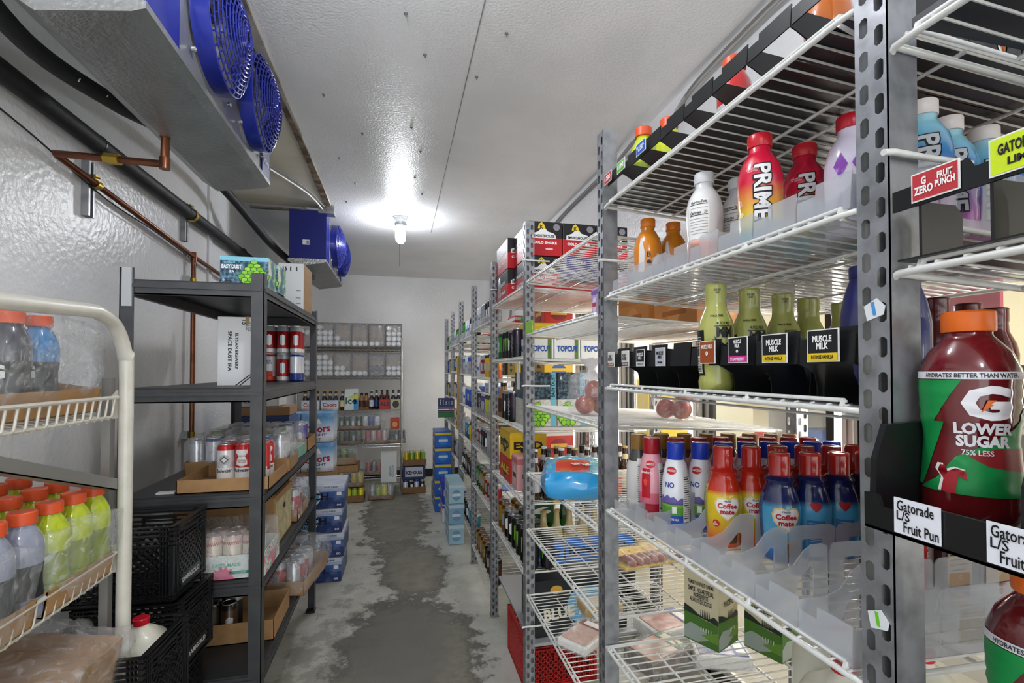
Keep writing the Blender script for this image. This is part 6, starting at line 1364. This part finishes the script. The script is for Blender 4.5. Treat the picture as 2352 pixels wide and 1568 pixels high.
for r_, L_ in enumerate(lay):
    x = KX0+.012; z = KZ[r_]+.006
    for q, (w, n, rows) in enumerate(L_):
        w = .196; dark = rows[0] == -2
        put('scase%d' % dark, lambda: sidecase(.194, .285 if r_ == 0 else .27, dark), (x, KY0+.01, z), 0, 'film wrapped can case on its side, %s from the left on the %s shelf of the chrome rack' % (ORD[q], ('top','second')[r_]))
        rr = [3,3] if dark else rows
        for j, c in enumerate(rr):
            for i in range(c):
                kx = x+.034+i*.063; kz = z+.037+j*.064
                if dark: put('dcan', lambda: (lambda t: (t.children[0].data.materials.__setitem__(0, BLACK), t.children[1].data.materials.__setitem__(0, P('2a2b2e')), t)[2])(sidecan()), (kx, KY0+.02, kz), 0, 'black can end in the dark wrapped case on the second shelf of the chrome rack', 'black can ends in the dark case')
                else: put('wcan', sidecan, (kx, KY0+.02, kz), 0, 'white can end in the %s case from the left, %s shelf of the chrome rack' % (ORD[q], ('top','second')[r_]), 'white can ends in case %s on shelf %s of the chrome rack' % (ORD[q], ORD[r_]))
        x += .2
# bottles on its third shelf
def carrier(cols, txt, ink, w=.2, h=.12):
    t = thing('bottle_carrier', 'x', 'carrier'); m = MB(); m.box((0,0,0),(w,.003,h)); m.box((0,.13,0),(w,.133,h)); m.box((0,0,0),(.003,.133,h)); m.box((w-.003,0,0),(w,.133,h)); m.box((w*.02,.065,0),(w*.98,.068,h+.05)); m.build('carrier_body', cols, t)
    if txt: text(txt, (w/2,-.001,h*.55), h*.4, ink, t, 0, w=w*.8, bold=.03)
    return t
cm_ = M('pale_mountain_print')
for i, x in enumerate((-1.12,-.905)):
    o = put('coorsc', lambda: carrier(cm_, 'Coors', P('b01c28')), (x, KY0+.02, KZ[2]+.006), 0, 'pale blue six bottle carrier with red script, %s from the left on the chrome rack' % ORD[i])
    for a in range(3):
        for b in range(2): setp('beer_brown', x+.035+.065*a, KY0+.053+.067*b, KZ[2]+.008, 0, 'brown beer bottle in the %s pale blue carrier on the chrome rack' % ORD[i], 'brown bottles in the %s pale blue carrier' % ORD[i])
o = carrier(P('dfe6e4'), 'Ice', P('2a5a4a'), w=.16, h=.2); o.location = (-.64,KY0+.02,KZ[2]+.006); o['label'] = 'white, yellow and blue tall bottle pack in the middle of the chrome rack'
flat(rect(.11,.0,.16,.2), P('3a9ad8'), o, (0,-.0006,0), 0, 'blue_edge'); flat([(.03,.15),(.16,.2),(.16,.13)], P('d8d040'), o, (0,-.0008,0), 0, 'yellow_swirl')
bl = [(-.385,'tea_red'),(-.175,'beer_amber'),(-.16+.045,'beer_clear'),(-.11+.055,'beer_red'),(-.0+.0,'beer_dark')]
for i, (x, k, l) in enumerate(((-.665,'beer_brown','brown bottle left of the white and blue pack'),(-.44,'juice_tan','short amber bottle right of the white and blue pack'),(-.385,'juice_tan','short pale labelled bottle, second right of the white and blue pack'),(-.325,'beer_silver','brown bottle with white neck, left of the dark one'),(-.265,'beer_dark','dark bottle with white neck left of the red carrier'))):
    setp(k, x-.06*(i>1)*0, KY0+.06, KZ[2]+.007, 0, l+' on the chrome rack')
for x, c, w_, k, l in ((-.235,'b8281c',.13,'beer_red','red four bottle carrier'),(-.098,'c8c09c',.125,'beer_dark','cream and black four bottle carrier at the right end')):
    o = carrier(P(c), 'ALE' if k == 'beer_red' else None, BLACK, w=w_); o.location = (x, KY0+.02, KZ[2]+.006); o['label'] = l+' on the chrome rack'
    if k == 'beer_dark': flat(ell(0,0,.04,.045), P('2a3428'), o, (w_/2,-.0006,.06), 0, 'round_emblem')
    for a in range(2):
        for b in range(2): setp(k, x+.034+.062*a, KY0+.053+.067*b, KZ[2]+.008, 0, 'dark bottle in the %s on the chrome rack' % l, 'bottles in the '+l)
# fourth shelf and floor: wrapped trays of cans
def wtray(nx, ny, keys, loc, desc, h=.045, film=True, mat=CARDD, st=.067, filmh=.17, skip=(), seed=1):
    t = place_tray(nx*st+.01, ny*st+.01, h, loc, 0, desc, mat)
    fill(t, nx, ny, keys, 'can in the '+desc, x0=.005+st/2, y0=.005+st/2, st=st, skip=skip)
    if film: bumpy(nx*st+.02, ny*st+.02, filmh, .006, seed, parent=t, loc=(nx*st/2+.005,ny*st/2+.005,.002), n=6, e=.12)
    return t
z = KZ[3]+.006
wtray(4,2,['t_olive'], (-1.0,KY0+.02,z), 'wrapped tray of olive cans at the left of the fourth chrome shelf', seed=71)
wtray(4,2,['t_olive','t_dk','c_green'], (-.70+.05-.06,KY0+.02,z), 'wrapped tray of green and black cans, second on the fourth chrome shelf', seed=72)
wtray(4,2,['t_pink','c_pink'], (-.405,KY0+.02,z), 'wrapped tray of pink cans on the fourth chrome shelf', seed=73)
wtray(3,2,['t_dk','c_brown'], (-.125-.0,KY0+.02,z), 'wrapped tray of dark cans at the right of the fourth chrome shelf', seed=74)
wtray(4,2,['c_green','c_green','c_black'], (-.71,KY0+.02,z+.178), 'upper wrapped tray of green cans on the chrome rack', seed=75)
wtray(3,2,['c_white','t_blue'], (-.43,KY0+.02,z+.178), 'upper wrapped tray of pale cans on the chrome rack', seed=76)
mixbox('snack_carton', .11,.1,.13, ['c03a24','d04a2c','e8a050'], 'small red carton on top of the dark can tray of the chrome rack', (-.1,KY0+.03,z+.178), scale=12)
mixbox('snack_carton', .16,.1,.09, ['e0e0de','2a2a2c','e0e0de'], 'small white and black carton at the left of the fourth chrome shelf', (-.98,KY0+.03,z+.178), scale=20)
z = KZ[4]+.006
wtray(5,2,['t_dk','c_silver'], (-1.05,KY0+.02,z), 'wrapped tray of mixed cans on the lowest chrome shelf', seed=81)
wtray(4,2,['t_pink','c_silver'], (-.4,KY0+.05,z), 'wrapped tray of pink cans on the lowest chrome shelf', seed=82)
# trays on the floor before the chrome rack
fy = 5.72
wtray(5,3,['t_yellow','t_green'], (-.72,fy,.004), 'floor tray of yellow green cans before the chrome rack', h=.075, mat=CARDD, film=False)
wtray(5,3,['t_yellow','t_yellow','t_dk'], (-.73,fy,.175), 'second layer tray of yellow cans before the chrome rack', h=.05, film=True, seed=84)
t = place_tray(.42,.3,.075, (-.86,fy-.0,.345), 0, 'empty looking brown tray on top of the yellow can trays'); 
t = place_tray(.3,.26,.075, (-.82+.05,fy+.02,.425), 4, 'brown tray with torn film at the very top of the floor stack'); fill(t, 4, 3, ['t_green','t_olive'], 'can in the torn film tray at the top of the floor stack', skip=((1,0),(2,0),(1,1),(2,1))); bumpy(.32,.27,.18,.02,91,parent=t,loc=(.15,.13,0))
wtray(4,3,['c_silver','t_green','t_yellow'], (-.33,fy+.05,.004), 'floor tray of silver and yellow cans in film right of the yellow stack', h=.05, seed=86)
t = mixbox('beer_case', .18,.22,.33, 'dfe2de', 'tall white case with green sideways lettering at the foot of the chrome rack', (-.20,5.88,.175))
text('VOODOO\nRANGER', (.12,-.001,.13), .05, P('3a8a7a'), t, 0, w=.14, spin=-90)
wtray(4,3,['t_yellow','t_green'], (.055,6.0,.33), 'tray of lime cans on the icehouse case right of the chrome rack', h=.075, film=False)
wtray(4,3,['t_blue','c_black'], (.045,5.98,.004), 'floor tray of blue and black cans right of the chrome rack', h=.075, film=False)
t = mixbox('beer_case', .27,.22,.155, '22345e', 'dark blue case with white lettering right of the chrome rack', (.05,6.0,.17)); flat(rect(.03,.03,.24,.145), P('c8ccd4'), t, (0,-.0006,0), 0, 'pale_badge'); text('ICEHOUSE', (.135,-.0014,.08), .045, P('1a2440'), t, 0, w=.19, bold=.05)
# ------------------------------------------------------------------ the farthest small cans become one object
bpy.context.view_layer.update()
cans = [o for o in bpy.data.objects if o.parent is None and o.name.split('.')[0] == 'beverage_can']
cans.sort(key=lambda o: (o.location-cam.location).length)
far = cans[298:]
if far:
    bm = bmesh.new(); mats = []
    for o in far:
        for c in [o]+list(o.children_recursive):
            if c.type != 'MESH': continue
            me = c.data.copy(); me.transform(c.matrix_world); i0 = len(bm.faces); bm.from_mesh(me); bm.faces.ensure_lookup_table()
            for f in bm.faces[i0:]:
                m_ = c.data.materials[f.material_index]
                if m_ not in mats: mats.append(m_)
                f.material_index = mats.index(m_)
            bpy.data.meshes.remove(me)
        for c in list(o.children_recursive)+[o]: bpy.data.objects.remove(c)
    me = bpy.data.meshes.new('distant_cans'); bm.to_mesh(me); bm.free()
    for m_ in mats: me.materials.append(m_)
    me.update(); o = bpy.data.objects.new('distant_cans', me); COL.objects.link(o); o['kind'] = 'stuff'; tag(o, 'the many small far cans on the chrome rack, the floor trays and the farthest right shelves', 'cans')
for o in bpy.data.objects:      # long labels lose articles until they are at most 16 words
    if o.parent is None and 'label' in o:
        w = o['label'].split()
        while len(w) > 16 and 'the' in w[1:]:
            k = len(w)-1-w[::-1].index('the'); w.pop(k)
        o['label'] = ' '.join(w)
